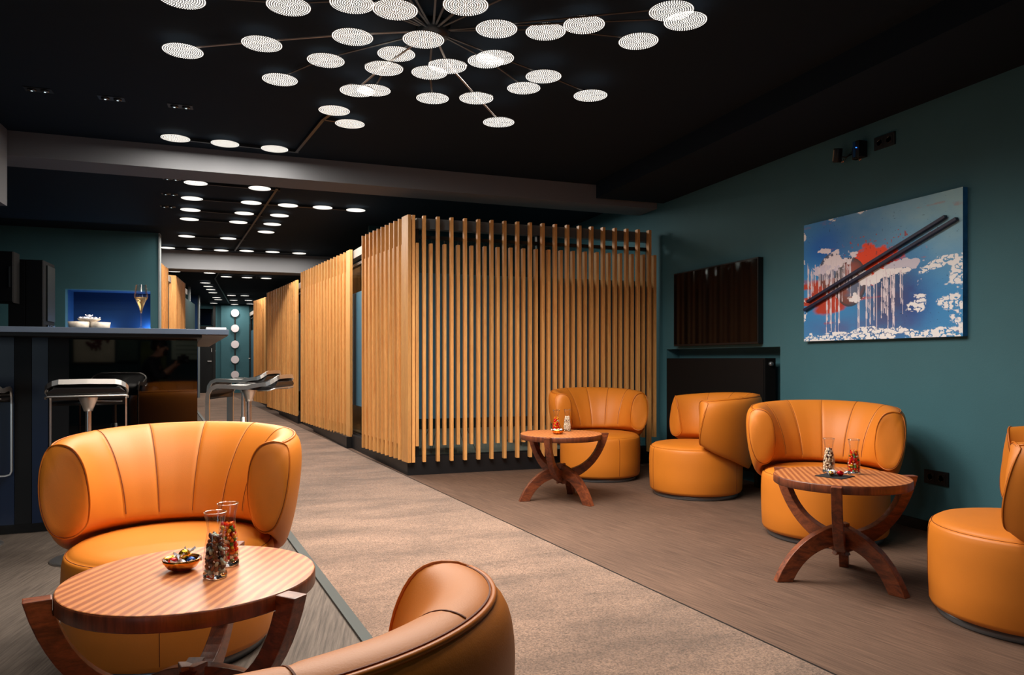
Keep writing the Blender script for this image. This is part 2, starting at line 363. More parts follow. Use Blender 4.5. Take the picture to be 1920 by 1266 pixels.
# corridor screens: near corner, far corner, number of fins
def screen(a, b, n, label, plank=.15, side=1, ptop=PZ1, pbase=PZ0):
    r = thing('slat_screen', label, 'screen')
    a = Vector(a[:2]); b = Vector(b[:2]); d = (b-a).normalized(); L = (b-a).length
    if plank: slat_part(r, a + d*plank/2, d*side, plank, .03, pbase, ptop, 'wide_board')
    for i in range(n):
        t = plank + (L-plank)*(i+.75)/(n)
        slat_part(r, a+d*t, d*side, .019, .075, pbase, ptop)
        slat_part(r, a+d*(t-(L-plank)/n*.5)+Vector((-d.y, d.x))*side*.010, d*side, .022, .06, .255, ptop-.235)
    return r
dep = -1   # screens stand left of the pavilion; their depth goes to +x
P = [(at(765, 402, PZ1), at(677, 443, PZ1)), (at(656, 468, PZ1), at(563, 511, PZ1)), (at(556, 525, PZ1), at(500, 549.6, PZ1)), (at(498, 557, PZ1), at(475, 564.5, PZ1))]
labs = ['corner screen of oak slats on the corridor side of the nearest pavilion', 'second slatted oak screen along the right of the corridor',
        'third slatted oak screen along the right of the corridor', 'farthest slatted oak screen at the right of the corridor']
for k, (a, b) in enumerate(P):
    screen(a, b, [10, 16, 16, 9][k], labs[k], side=-1)
# plinth, headers and glazing of the pavilions: line through the plinth corners
ca_, cb_ = at(764, 892, 0), at(557, 790, 0)
pd = Vector(((cb_-ca_).x, (cb_-ca_).y)).normalized(); pn = Vector((pd.y, -pd.x))   # pn points into the pavilion (+x)
c0 = Vector((ca_.x, ca_.y)); cF = c0 + pd*14.5
def pl(t, off=0): return c0 + pd*t + pn*off
o = struct(MB().prism([pl(0), (WX, 6.32), (WX, 6.46), pl(.14, .14)], 0, .154).build('trim_6', M['plinth']))
o = struct(MB().prism([pl(0), pl(.14, .14), pl(14.6, .14), pl(14.6)], 0, .154).build('trim_7', M['plinth']))
for k, (a, b) in enumerate(P):
    ta = (Vector(a[:2])-c0).dot(pd); tb = (Vector(b[:2])-c0).dot(pd)
    if k: struct(MB().prism([pl(ta, -.06), pl(tb-.35, -.06), pl(tb-.35, .0), pl(ta, .0)], 0, .13).build('trim_%d' % (8+k), M['plinth']))
def glazing(name, label, p, q, n):
    p = Vector(p); q = Vector(q); d = (q-p).normalized()
    r = thing(name, label, 'partition')
    nn = Vector((-d.y, d.x))
    def slab(t0, t1, o0, o1, z0, z1, nm, m, par=r): return MB().prism([p+d*t0+nn*o0, p+d*t1+nn*o0, p+d*t1+nn*o1, p+d*t0+nn*o1], z0, z1).build(nm, m, par)
    L = (q-p).length
    slab(0, L, -.03, .05, 2.135, 2.225, 'header', M['header'] if 'corridor' in label else M['header2'])
    slab(0, L, -.01, .04, 2.05, 2.08, 'top_rail', M['frame'])
    slab(0, L, -.01, .03, .154, .164, 'bottom_rail', M['frame'])
    for i in range(n+1):
        t = L*i/n; t0, t1 = max(0, t-.025), min(L, t+.025)
        slab(t0, t1, -.012, .045, .154, 2.135, 'post', M['frame'])
    for i in range(n):
        t0 = L*i/n+.025; t1 = L*(i+1)/n-.025
        slab(t0, t1, .012, .018, .164, 2.05, 'glass_pane', M['clear'])
        slab(t0, t1, .004, .010, .48, 1.754, 'frosted_film', M['film'])
    return r
glazing('glass_partition', 'glazed partition with blue-grey film behind the front slat screen', (1.30, 6.36), (3.60, 6.36), 2)
glazing('glass_partition', 'glazed partition behind the slatted screens along the corridor', pl(14.4, .05), pl(.08, .05), 9)
struct(MB().prism([pl(.15, .15), (WX, 6.46), (WX, 21), pl(14.4, .15)], 0, .12).build('floor_pavilion', M['greyfloor']))
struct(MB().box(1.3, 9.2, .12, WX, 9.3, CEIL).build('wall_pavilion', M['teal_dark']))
# far pavilion on the left of the corridor
Ld = Vector(cw(-.304, .953)).normalized()
l1b = at(316, 504, 2.28); l1a = Vector(l1b[:2]) - Ld*.72
screen(l1a, l1b, 5, 'slatted oak screen just past the bar wall on the left of the corridor', plank=0, side=1, ptop=2.28)
l2a = atz(330, 11.3, 0); l2b = Vector(l2a[:2]) + Ld*1.25
screen(l2a, l2b, 8, 'second slatted oak screen on the left of the corridor with a flat end board', plank=0, side=1, ptop=2.28)
e1 = atz(317, 11.22, 0)
sl2 = [o for o in bpy.data.objects if o.name.startswith('slat_screen')][-1]
slat_part([o for o in bpy.data.objects if o.type == 'EMPTY' and o.name.startswith('slat_screen')][-1], (Vector(e1[:2])+Vector(l2a[:2]))/2, Vector(l2a[:2])-Vector(e1[:2]), .105, .03, PZ0, 2.28, 'wide_board')
g1 = Vector(l1b[:2]) - Vector((.10, 0)); 
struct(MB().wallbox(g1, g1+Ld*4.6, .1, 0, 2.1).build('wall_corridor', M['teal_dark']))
struct(MB().wallbox(g1+Vector((.03, 0)), g1+Vector((.03, 0))+Ld*3, .08, 2.16, 2.25).build('trim_20', M['header']))

# end of the corridor
FY = 23.7
def fx(px): t = (px-CX)/F; z = FY/(CA - t*SA); return z*(t*CA+SA)
struct(MB().box(-7, FY, 0, WX, FY+.1, CEIL).build('wall_far', M['teal']))
struct(MB().box(fx(415), FY-.12, 0, fx(467), FY, CEIL-.02).build('wall_far_panel', M['teal']))
dr = struct(MB().box(-2.2, FY-.05, 0, fx(401), FY, 1.98).build('door_1', M['frame']))
MB().box(-2.2, FY-.06, 2.02, fx(399), FY, 2.5).build('transom_pane', M['gloss'], dr)
MB().box(fx(403)-.05, FY-.10, 0, fx(403)+.02, FY, 2.6).build('door_frame', M['black'], dr)
MB().box(fx(397)-.11, FY-.10, .93, fx(397), FY-.05, .96).build('door_handle', M['chrome'], dr)
tp = bpy.data.curves.new('room_number', 'FONT'); tp.body = '15'; tp.size = .16; tp.extrude = .002; tp.materials.append(M['white'])
to = bpy.data.objects.new('room_number', tp); COL.objects.link(to); to.parent = dr; to.location = (fx(394.5), FY-.055, 1.22); to.rotation_euler = (PI/2, 0, 0)
dr2 = struct(MB().box(fx(468), FY-.25, 0, fx(468)+.9, FY-.2, 2.05).build('door_2', M['black']))
hp = MB(); hp.box(fx(469)+.02, FY-.27, .85, fx(469)+.06, FY-.25, 1.15); hp.box(fx(469)-.04, FY-.31, 1.02, fx(469)+.06, FY-.29, 1.045); hp.box(fx(469)+.02, FY-.3, 1.02, fx(469)+.04, FY-.25, 1.045)
hp.build('door_handle', M['chrome'], dr2)
# side wall fins at the end of the corridor
pale = bpy.data.materials['pale_wall_edge']
for (px0, px1, z, m, nm) in ((330, 352.6, 16.8, M['teal_dark'], 'wall_fin'), (350, 371, 19.1, M['blue'], 'wall_fin')):
    a = atz(px0, z, 0); b = atz(px1, z, 0)
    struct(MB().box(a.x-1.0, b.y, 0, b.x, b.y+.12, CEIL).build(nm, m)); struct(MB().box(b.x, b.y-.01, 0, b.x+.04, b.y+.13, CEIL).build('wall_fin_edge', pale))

# ------------------------------------------------------------------ lamps
DR = .1
def disc_meshes(rings, seg, dot, m):
    d = MB()
    for k in range(rings+1):
        n = 1 if k == 0 else 6*k
        for i in range(n):
            t = 2*PI*i/n + k*.13; r = DR*.955*k/rings; x, y = r*math.cos(t), r*math.sin(t)
            vs = [(x+dot*math.cos(2*PI*j/seg), y+dot*math.sin(2*PI*j/seg), -.0022) for j in range(seg)]
            d.add(vs, [tuple(range(seg))[::-1]])
    return d.mesh('led_dots', m)
dots_near = disc_meshes(9, 6, .0035, M['led']); dots_far = disc_meshes(7, 4, .0062, M['ledfar'])
rim = MB().tube([(DR*math.cos(t*PI/20), DR*math.sin(t*PI/20), 0) for t in range(40)], .0016, 4, closed=True).mesh('rim', M['frame'])
plate = MB().lathe([(.0, 0), (DR*.99, 0), (DR*.99, .0015), (0, .0015)], 32, smooth=False, cap=False).mesh('disc_plate', M['disc'])
def disc_light(name, w):
    l = bpy.data.lights.new(name, 'AREA'); l.shape = 'DISK'; l.size = .18; l.energy = w; l.color = LAMPC; return l
near_light = disc_light('lamp_light', LAMPW); near_light.spread = math.radians(152)
far_light = disc_light('lamp_light', LAMPW*1.5)
def disc(parent, p, far=False):
    o = bpy.data.objects.new('lamp_disc', plate); COL.objects.link(o); o.parent = parent; o.location = p
    for nm, me in (('led_dots', dots_far if far else dots_near), ('rim', rim)):
        c = bpy.data.objects.new(nm, me); COL.objects.link(c); c.parent = o
        if nm == 'led_dots': c['kind'] = 'stuff'
    l = bpy.data.objects.new('lamp_light', near_light if parent.name.startswith('chandelier') else far_light); COL.objects.link(l); l.parent = parent
    l.location = Vector(p) - Vector((0, 0, .006)); l.visible_camera = False   # the diodes themselves are what one sees
    return o
ch = thing('chandelier', 'large ceiling chandelier of many glowing dotted discs on radiating arms above the seating', 'chandelier', (0, 0, 0))
# disc number: pixel column, row, height above the eye
D = {1: (341, -3, 1.60), 2: (541, 11, 1.62), 3: (660, 6, 1.60), 4: (741, 18, 1.54), 5: (873, 9, 1.54), 6: (931, 54, 1.58), 7: (1023, 59, 1.62), 8: (1095, 46, 1.60),
     9: (1285, 39, 1.58), 10: (1197, 77, 1.60), 11: (794, 74, 1.53), 12: (743, 101, 1.62), 13: (720, 128, 1.53), 14: (805, 136, 1.60), 15: (839, 124, 1.53),
     16: (911, 114, 1.63), 17: (928, 108, 1.57), 18: (661, 69, 1.58), 19: (491, 82, 1.60), 20: (343, 95, 1.60), 21: (611, 113, 1.62), 22: (525, 149, 1.62),
     23: (670, 170, 1.55), 24: (701, 169, 1.62), 27: (811, 184, 1.60), 28: (893, 184, 1.53), 29: (982, 165, 1.62), 30: (1019, 143, 1.57), 31: (1107, 179, 1.56), 32: (935, 229, 1.50)}
hub = at(812, 58, 1+1.615)
hb = MB().lathe([(0, -.03), (.075, -.03), (.085, 0), (.085, CEIL-hub.z), (0, CEIL-hub.z)], 24, c=hub, cap=False); hb.build('hub', M['frame'], ch)
chains = [(18, 19, 20), (21, 22), (13, 23), (12, 24), (15, 28, 32), (14, 27), (16, 29), (17, 30, 31), (7, 10), (6, 8, 9), (11,), (3, 2, 1), (4,), (5,)]
pos = {k: at(v[0], v[1], 1+v[2]) for k, v in D.items()}
# arms on the near side, above the picture, complete the star
nearset = [(-.9, 2.45), (-.35, 2.25), (.2, 2.5), (.75, 2.2), (1.25, 2.6), (1.75, 2.9), (.45, 1.7), (-.2, 1.5), (1.2, 1.8)]
for i, (x, y) in enumerate(nearset): pos[100+i] = Vector((x, y, 2.56)); chains.append((100+i,))
for c in chains:
    p = hub.copy()
    for k in c:
        q = pos[k] + Vector((0, 0, .012)); q.z = min(q.z, CEIL-.01)
        MB().tube([p, q], .006, 4, flat=(.005, .0025)).build('arm', M['header'] if c in ((18, 19, 20), (15, 28, 32), (13, 23)) else M['arm_unlit'], ch)  # lamplight put into the colour: lit arms pale grey, the others dark
        disc(ch, pos[k]); p = q
H1 = 1.615
def luminaire(label, lamps, tracks, far=True, H=H1):
    r = thing('track_lamp', label, 'ceiling lamp')
    for (px, py) in lamps: disc(r, at(px, py, 1+H), far)
    for t in tracks:
        MB().tube([at(px, py, 1+H+.022) for px, py in t], .01, 4, flat=(.011, .011)).build('track', M['frame'], r)
    return r
luminaire('row of three lit discs in front of the nearest ceiling beam, with its track', [(329, 259), (422, 269), (515, 279), (626.7, 207), (656, 232)],
          [[(300, 256), (560, 284)], [(556, 283), (606, 222)], [(606, 222), (656, 230)], [(606, 222), (626, 207)]], far=False)
mid = [(367, 343), (487, 353), (360, 372), (471, 380), (540, 385), (605, 389), (667, 394), (357, 393.5), (458, 400), (524, 404), (355, 411), (447, 416.6), (510.5, 420.4), (499, 435), (350, 443), (428, 447),
       (314, 464.6), (365, 467), (415, 469.5), (462.5, 470.5), (511, 472.5), (561, 475)]
luminaire('grid of lit discs on tracks between the two ceiling beams', mid,
          [[(520, 352), (440, 470)], [(367, 343), (525, 356)], [(360, 372), (505, 383)], [(357, 393.5), (492, 404)], [(355, 411), (480, 420)], [(350, 443), (460, 449)], [(502, 382), (680, 395)], [(314, 464.6), (561, 475)]])
farl = [(327, 509), (393, 512), (424.4, 519), (463, 520.6), (499, 522), (385, 530.5), (390.4, 537), (395, 543), (399, 549), (406, 558), (409, 562), (400.6, 568.5), (434, 554), (459, 554.6), (438, 563), (466, 563.4), (440, 571), (468.6, 570)]
luminaire('far cluster of lit discs on a bent track at the end of the corridor', farl, [[(410, 511), (403, 522)], [(403, 522), (430, 569)]])
# wall discs at the end of the corridor, joined by a rod
wl = thing('wall_lamp', 'column of five pale discs on a rod on the teal wall at the corridor end', 'wall lamp', (fx(441), FY-.14, 0))
MB().box(-.02, -.01, .2, .02, .02, 2.5).build('rod', M['black'], wl)
pm = mat('pale_disc', rgb(236, 226, 232), .5)
for y in (587, 616, 646, 674.5, 703):
    zc = 1 + (HZ-y)*22.0/F
    d = MB().lathe([(0, -.015), (.11, -.015), (.115, 0), (.11, .015), (0, .015)], 28, smooth=False, cap=False).build('disc', pm, wl); d.location = (0, -.03, zc); d.rotation_euler = (PI/2, 0, 0)
# recessed double spots
sp0 = None
spots = [((72, 168), 'recessed twin spotlight, leftmost of three in the dark front ceiling'), ((209, 184), 'recessed twin spotlight, middle of three in the dark front ceiling'), ((338, 199), 'recessed twin spotlight, nearest the discs of three in the front ceiling'),
         ((321.6, 335), 'recessed twin spotlight just behind the near ceiling beam, front of three'), ((318, 363.5), 'recessed twin spotlight behind the near beam, middle of three'), ((314.6, 387), 'recessed twin spotlight behind the near beam, rearmost of three')]
sm_ = emis('faint_spot', (.8, .95, 1, 1), .9)
for (p, lb) in spots:
    c = at(p[0], p[1], CEIL)
    t = thing('spotlight', lb, 'spotlight', c)
    MB().box(-.075, -.04, -.004, .075, .04, .0).build('frame', M['black'], t)
    for s in (-1, 1):
        MB().lathe([(0, -.012), (.022, -.012), (.026, -.004), (0, -.004)], 16, c=(s*.035, 0, 0), cap=False).build('lens', M['gloss'], t)
        MB().lathe([(0, -.0135), (.006, -.0135), (.006, -.012)], 10, c=(s*.035, 0, 0), cap=False).build('diode', sm_, t)

# ------------------------------------------------------------------ armchair
FM = math.radians(95)
REAR = [(.432, .748), (.385, .728), (.322, .655), (.268, .555), (.238, .465), (.230, .408), (.268, .389), (.347, .34), (.362, .212), (.388, .205), (.418, .32), (.450, .48), (.475, .64), (.470, .722)]
ARM = [(.352, .712), (.308, .697), (.278, .645), (.264, .57), (.262, .50), (.272, .44), (.292, .410), (.318, .398), (.345, .402), (.372, .425), (.396, .485), (.408, .56), (.408, .64), (.392, .695)]
def loop_pt(P_, t):             # closed Catmull-Rom through the section points, t 0..1
    n = len(P_); x = (t % 1)*n; i = int(x); f = x-i
    p = [Vector(P_[(i+k-1) % n]) for k in range(4)]
    return .5*((2*p[1]) + (p[2]-p[0])*f + (2*p[0]-5*p[1]+4*p[2]-p[3])*f*f + (3*p[1]-p[0]-3*p[2]+p[3])*f**3)
def shell_pt(s, t):
    """s -1..1 along the back from one arm to the other, t 0..1 round the section (0 top, .5 bottom, inner side first)"""
    a = abs(s); k = a**2.1
    q = loop_pt(REAR, t)*(1-k) + loop_pt(ARM, t)*k
    r, z = q; ph = s*FM; e = max(0, (a-.62)/.38); e = e*e*(3-2*e)
    ph += math.copysign(e*(1.25*(r-.328) - .62*(z-.56)), s)
    if t < .36 and a < .9:      # stitched grooves on the inner face
        pd_ = math.degrees(s*FM); g = min(abs(pd_-c) for c in SEAMS)
        r += .0045*math.exp(-(g/1.1)**2)*min(1, (.36-t)/.04) - .002*math.exp(-((g-9)/7)**2)
    return Vector((r*math.sin(ph), -r*math.cos(ph), z))
SEAMS = (-58, -29, 0, 29, 58)
def build_chair():
    r = thing('armchair', 'tmp', 'armchair')
    # backrest shell
    ss = sorted(set([round(-1+2*i/56, 4) for i in range(57)] + [round((k+d)/97, 4) for k in (-58, -29, 0, 29, 58) for d in (-2.2, -1.1, -.5, 0, .5, 1.1, 2.2)]))
    nt = 56; mb = MB(); vs = []
    for s in ss:
        for j in range(nt): vs.append(shell_pt(s, j/nt))
    m = len(ss); fs = [((i+1)*nt+j, (i+1)*nt+(j+1) % nt, i*nt+(j+1) % nt, i*nt+j) for i in range(m-1) for j in range(nt)]
    mb.add(vs, fs, True); mb.build('backrest', M['leather'], r)
    for sg in (-1, 1):        # padded end faces of the arms
        loop = [shell_pt(sg, j/nt) for j in range(nt)]; c = sum(loop, Vector())/nt
        nrm = sum(((loop[j]-c).cross(loop[(j+1) % nt]-c) for j in range(nt)), Vector()).normalized()
        if nrm.y < 0: nrm = -nrm
        cb = MB(); v2 = []; ks = [(1, 0), (.94, .008), (.78, .013), (.5, .017), (.2, .018)]
        for k, b in ks:
            for p in loop:
                hh = (p-c).dot(nrm); v2.append(c+((p-c)-nrm*hh)*k+nrm*(hh*k**6+b))
        v2.append(c+nrm*.018); f2 = [(a*nt+j, a*nt+(j+1) % nt, (a+1)*nt+(j+1) % nt, (a+1)*nt+j) for a in range(4) for j in range(nt)]
        f2 += [(4*nt+j, 4*nt+(j+1) % nt, 5*nt) for j in range(nt)]
        if sg > 0: f2 = [f[::-1] for f in f2]
        cb.add(v2, f2, True); cb.build('arm_pad', M['leather'], r)
        MB().tube([c+(p-c)*1.004 for p in loop], .0032, 6, closed=True).build('piping', M['piping'], r)
        MB().tube([c+(p-c)*.972+nrm*.004 for p in loop], .0012, 4, closed=True).build('seam', M['seam'], r)
    # piping along the outer top edge and seams down the inner face
    th0 = .955
    MB().tube([shell_pt(-1+2*i/80, th0) + Vector((0, 0, .001)) for i in range(81)], .0038, 6).build('piping', M['piping'], r)
    MB().tube([shell_pt(-1+2*i/80, th0+.009) + Vector((0, 0, .0005)) for i in range(81)], .0015, 4).build('seam', M['seam'], r)
    for k in (-58, -29, 0, 29, 58):
        MB().tube([shell_pt(k/97, -.03+.36*i/36) for i in range(37)], .0014, 4).build('seam', M['seam'], r)
    # drum seat
    R = .335
    prof = [(.0, .032), (R-.02, .032), (R-.008, .038), (R-.001, .055), (R+.003, .15), (R+.004, .26), (R+.001, .325), (R-.003, .345), (R-.008, .356), (R-.012, .355), (R-.018, .363), (R-.035, .373), (R-.07, .380), (R-.15, .384), (R-.25, .386), (.0, .387)]
    MB().lathe(prof, 64, cap=False).build('seat', M['leather'], r)
    MB().tube([((R-.0105)*math.cos(2*PI*i/64), (R-.0105)*math.sin(2*PI*i/64), .3562) for i in range(64)], .0014, 4, closed=True).build('seam', M['seam'], r)
    for a in (100, 220, 340):
        a = math.radians(a)
        MB().tube([((rr+.0006)*math.cos(a), (rr+.0006)*math.sin(a), z) for rr, z in prof[3:9]], .0013, 4).build('seam', M['seam'], r)
    MB().lathe([(0, 0), (R-.035, 0), (R-.03, .004), (R-.03, .026), (R-.04, .032), (0, .032)], 48, cap=False).build('base_ring', M['ringgrey'], r)
    # maker's tag on the outer side of one arm
    p = shell_pt(.80, .735); q = Vector((math.sin(.80*FM), -math.cos(.80*FM), -.22)).normalized()
    t = MB().box(-.011, -.008, 0, .011, .008, .003).build('maker_tag', M['black'], r); t.location = p + q*.0005; t.rotation_euler = q.to_track_quat('Z', 'Y').to_euler()
    lm = emis('tag_logo_print', rgb(150, 190, 215), .25)
    lm = mat('tag_logo', rgb(160, 200, 225), .5)
    l = MB(); l.box(-.007, -.005, .003, -.001, .005, .0036); l.box(.001, -.005, .003, .007, .005, .0036); l.box(-.004, -.002, .003, .004, .001, .0038)
    l = l.build('tag_logo', lm, t)
    return r
chair0 = build_chair()
def face(fx_, fz_):                 # camera-frame facing direction -> z rotation (chair front is local +y)
    x, y = cw(fx_, fz_); return math.atan2(y, x) - PI/2
def deg(d): return (math.sin(math.radians(d)), -math.cos(math.radians(d)))   # facing the viewer, turned d degrees to the picture's right
CH = [((-1.185, 2.59), deg(8), 'orange leather tub armchair behind the near table, in front of the bar'),
      ((-.428, .955), (-.12, .99), 'orange leather tub armchair seen from behind in the foreground'),
      ((.7477, 6.29), deg(11), 'orange leather tub armchair directly in front of the slat screen'),
      ((1.366, 5.515), (-1, -.06), 'orange leather tub armchair turned sideways before the black radiator'),
      ((1.773, 4.21), deg(-21), 'orange leather tub armchair below the abstract painting, behind the right table'),
      ((1.975, 2.83), (-.84, .545), 'orange leather tub armchair cut off by the right edge of the picture')]
for i, (c, f, lb) in enumerate(CH):
    o = chair0 if i == 0 else copy_tree(chair0)
    x, y = cw(*c); o.location = (x, y, .010 if i == 1 and False else 0); o.rotation_euler = (0, 0, face(*f)); o['label'] = lb; o['group'] = 'orange tub armchairs'

# ------------------------------------------------------------------ coffee tables
def arc(x0, z0, x1, z1, bulge, n=14):
    """points from (x0,z0) to (x1,z1) bending by bulge (perpendicular)"""
    a = Vector((x0, z0)); b = Vector((x1, z1)); d = b-a; nn = Vector((-d.y, d.x)).normalized(); out = []
    for i in range(n+1):
        t = i/n; out.append(a + d*t + nn*bulge*4*t*(1-t))
    return out
def build_table(topmat):
    r = thing('coffee_table', 'tmp', 'table')
    H, RT, TH = .473, .29, .038
    MB().lathe([(0, H-TH), (RT-.004, H-TH), (RT, H-TH+.004), (RT, H-.005), (RT-.0015, H-.002), (RT-.005, H)], 72, cap=False).add(
        [((RT-.005)*math.cos(2*PI*i/72), (RT-.005)*math.sin(2*PI*i/72), H) for i in range(72)], []).build('table_rim', M['top_edge'], r)
    MB().lathe([(0, H+.0004), (RT-.004, H+.0004), (RT-.002, H-.0006)], 72, smooth=False, cap=False).build('table_top', topmat, r)
    # upper arms: bowl from the rim tip down to the knot; legs: arch from the knot down to the foot
    up_out = arc(.348, H-.001, -.035, .118, .085); up_in = arc(.012, .215, .285, H-TH-.002, -.062)
    tip = [Vector((.285, H-TH)), Vector((RT+.001, H-TH)), Vector((RT+.001, H-.001))]
    up = up_out + up_in + tip
    lo = arc(-.03, .262, .305, .0, .062) + arc(.232, .0, -.03, .165, -.052)
    for k in range(3):
        for poly, a, nm, wd_ in ((up, k*120, 'arm', .021), (lo, k*120+180, 'leg', .021)):
            n = len(poly); vs = [(p.x, -wd_, p.y) for p in poly] + [(p.x, wd_, p.y) for p in poly]
            fs = [tuple(range(n)), tuple(range(n, 2*n))[::-1]] + [(i, n+i, n+(i+1) % n, (i+1) % n) for i in range(n)]
            o = MB().add(vs, fs).build(nm, M['walnut'], r, bevel=.003); o.rotation_euler = (0, 0, math.radians(a))
            bm = bmesh.new(); bm.from_mesh(o.data); bmesh.ops.triangulate(bm, faces=[f for f in bm.faces if len(f.verts) > 8]); bmesh.ops.recalc_face_normals(bm, faces=bm.faces); bm.to_mesh(o.data); bm.free()
    return r
TB = [((-.78, 1.807), 93, 'round striped wood coffee table in the left foreground', -5), ((.349, 5.267), 10, 'round wood coffee table in front of the slat screen', -20), ((1.49, 3.352), 3, 'round wood coffee table on the right below the painting', -12)]
tables = []
for i, (c, a, lb, ga) in enumerate(TB):
    o = build_table(M['top_near']); x, y = cw(*c); o.location = (x, y, 0); o.rotation_euler = (0, 0, math.radians(a)-A); o['label'] = lb; o['group'] = 'three-armed coffee tables'; tables.append(o)
    tops = [t for t in o.children if t.name.startswith('table_top')][0]; tops.rotation_euler = (0, 0, math.radians(ga)-o.rotation_euler.z - A)
TH_ = .4736
def on(px, py, h=TH_): p = at(px, py, h); return (p.x, p.y, h)

# ------------------------------------------------------------------ carafes, bowls, sweets
def carafe(loc, label, s=1):
    r = thing('carafe', label, 'carafe', loc, group='glass carafes on the coffee tables')
    P_ = [(.0275, .012), (.0285, .03), (.0275, .05), (.024, .08), (.0195, .105), (.0185, .115), (.020, .13), (.0245, .150), (.0262, .158)]
    mb = MB().lathe(P_, 28, cap=False); mb.build('glass_body', M['glass'], r)
    MB().lathe([(0, 0), (.025, 0), (.0275, .003), (.0275, .012), (0, .0105)], 28, cap=False).build('glass_base', M['glassbase'], r)
    MB().tube([(.0257*math.cos(t*PI/14), .0257*math.sin(t*PI/14), .158) for t in range(28)], .0011, 5, closed=True).build('lip', M['glassbase'], r)
    return r, P_
def prof_r(z):
    P_ = [(.026, 0), (.0285, .03), (.0275, .05), (.024, .08), (.0195, .105), (.0185, .115), (.020, .13)]
    for (a, z0), (b, z1) in zip(P_, P_[1:]):
        if z0 <= z <= z1: return a+(b-a)*(z-z0)/(z1-z0)
    return .018
def fill(loc, name, label, mats, top, sz, cat, shape='nut'):
    mb = MB(); mi = []; z = .017
    while z < top:
        R = prof_r(z)-.0015
        k = max(4, int(2*PI*(R-sz)/(sz*1.75)))
        for ring, kk in ((R-sz*.95, k), (R*.35, 3)):
            for i in range(kk):
                t = 2*PI*(i+random.random()*.5)/kk; zz = z+random.uniform(-.3, .3)*sz
                f0 = len(mb.f)
                if shape == 'nut': mb.blob((loc[0]+ring*math.cos(t), loc[1]+ring*math.sin(t), loc[2]+zz), sz*1.15, sz*random.uniform(.5, .75), sz*.55, (random.random()*3, random.random()*3, random.random()*3), 7, 4)
                else: mb.blob((loc[0]+ring*math.cos(t), loc[1]+ring*math.sin(t), loc[2]+zz), sz*.75, sz*.75, sz*1.05, (random.random()*3, random.random()*3, 0), 6, 4, jit=.25)
                pick = mats(z/top); mi += [pick]*(len(mb.f)-f0)
        z += sz*1.25
    return mb, mi
NM = [mat('almond', rgb(120, 66, 44), .5), mat('hazelnut', rgb(70, 38, 34), .45), mat('cashew', rgb(226, 206, 176), .5), mat('pumpkin_seed', rgb(170, 184, 170), .5), mat('pale_nut', rgb(236, 222, 200), .5)]
GM = [mat('red_jelly', rgb(230, 20, 20), .15, trans=.25), mat('orange_jelly', rgb(250, 120, 20), .15, trans=.25), mat('yellow_jelly', rgb(250, 200, 50), .15, trans=.25), mat('green_jelly', rgb(90, 130, 40), .15, trans=.25), mat('clear_jelly', rgb(244, 220, 190), .15, trans=.3)]
def put_fill(loc, name, label, cat, mats, pick, top, sz, shape='nut'):
    mb, mi = fill(loc, name, label, pick, top, sz, cat, shape)
    o = mb.build(name, None); [o.data.materials.append(m) for m in mats]; o.data.polygons.foreach_set('material_index', mi)
    tag(o, label, cat, kind='stuff'); return o
def pk(ws):
    return lambda t: random.choices(range(5), ws)[0]
def pk_near(t): return random.choices(range(5), (3, 5, .3, 3.2, .8) if .25 < t else (0, .5, 0, 7, 2))[0]
gum = pk((5, 4, 1.5, 1.2, 1))
cn = [(on(403.5, 1083), 'nut', 'glass carafe of dark mixed nuts, front one on the near table'), (on(427, 1060), 'gum', 'glass carafe of gummy sweets, rear one on the near table'),
      (on(1043, 810), 'gum2', 'glass carafe of gummy sweets on the table by the slat screen'), (on(1063.5, 809), 'nut2', 'glass carafe of pale nuts on the table by the slat screen'),
      (on(1554, 886), 'nut3', 'glass carafe of mixed nuts on the right table'), (on(1601, 889), 'gum3', 'glass carafe of gummy sweets on the right table')]
for p, k, lb in cn:
    carafe(p, lb)
    if k.startswith('nut'):
        put_fill(p, 'nut_mix', lb.replace('glass carafe of ', 'layer of ').replace(' carafe', '').replace(', front one', ' in the front carafe').replace('nuts on the', 'nuts in the carafe on the'), 'nuts', NM,
                 {'nut': pk_near, 'nut2': lambda t: random.choices(range(5), (1, 1, 3, 0, 3) if .62 < t < .8 else (.1, 0, 3, 0, 6))[0], 'nut3': pk((1.2, 1.8, 4, 0, 3))}[k], .103 if k == 'nut' else .11, .0074 if k != 'nut2' else .0052)
    else:
        put_fill(p, 'gummy_sweets', lb.replace('glass carafe of ', 'red, orange and green ').replace(', rear one', ' in the rear carafe').replace('sweets on the', 'sweets in the carafe on the'), 'sweets', GM, gum, .112, .0064, 'gum')
def bowl(loc, prof, label, m, name='sweets_bowl', cat='bowl', group=None):
    return tag(MB_at(loc, prof, name, m), label, cat, group)
def MB_at(loc, prof, name, m, n=40):
    o = MB().lathe(prof, n, cap=False).build(name, m); o.location = loc; return o
bp_ = [(0, 0), (.020, 0), (.034, .008), (.0435, .022), (.0455, .030), (.044, .030), (.041, .022), (.032, .010), (.018, .004), (0, .003)]
FO = {'red': mat('red_foil', rgb(190, 20, 30), .25, metal=.6), 'gold': mat('gold_foil', rgb(214, 160, 50), .22, metal=.9), 'blue': mat('blue_foil', rgb(40, 70, 130), .25, metal=.7),
      'silver': mat('clear_wrapper', rgb(226, 228, 238), .25, metal=.35), 'black': mat('dark_foil', rgb(30, 34, 50), .2, metal=.7)}
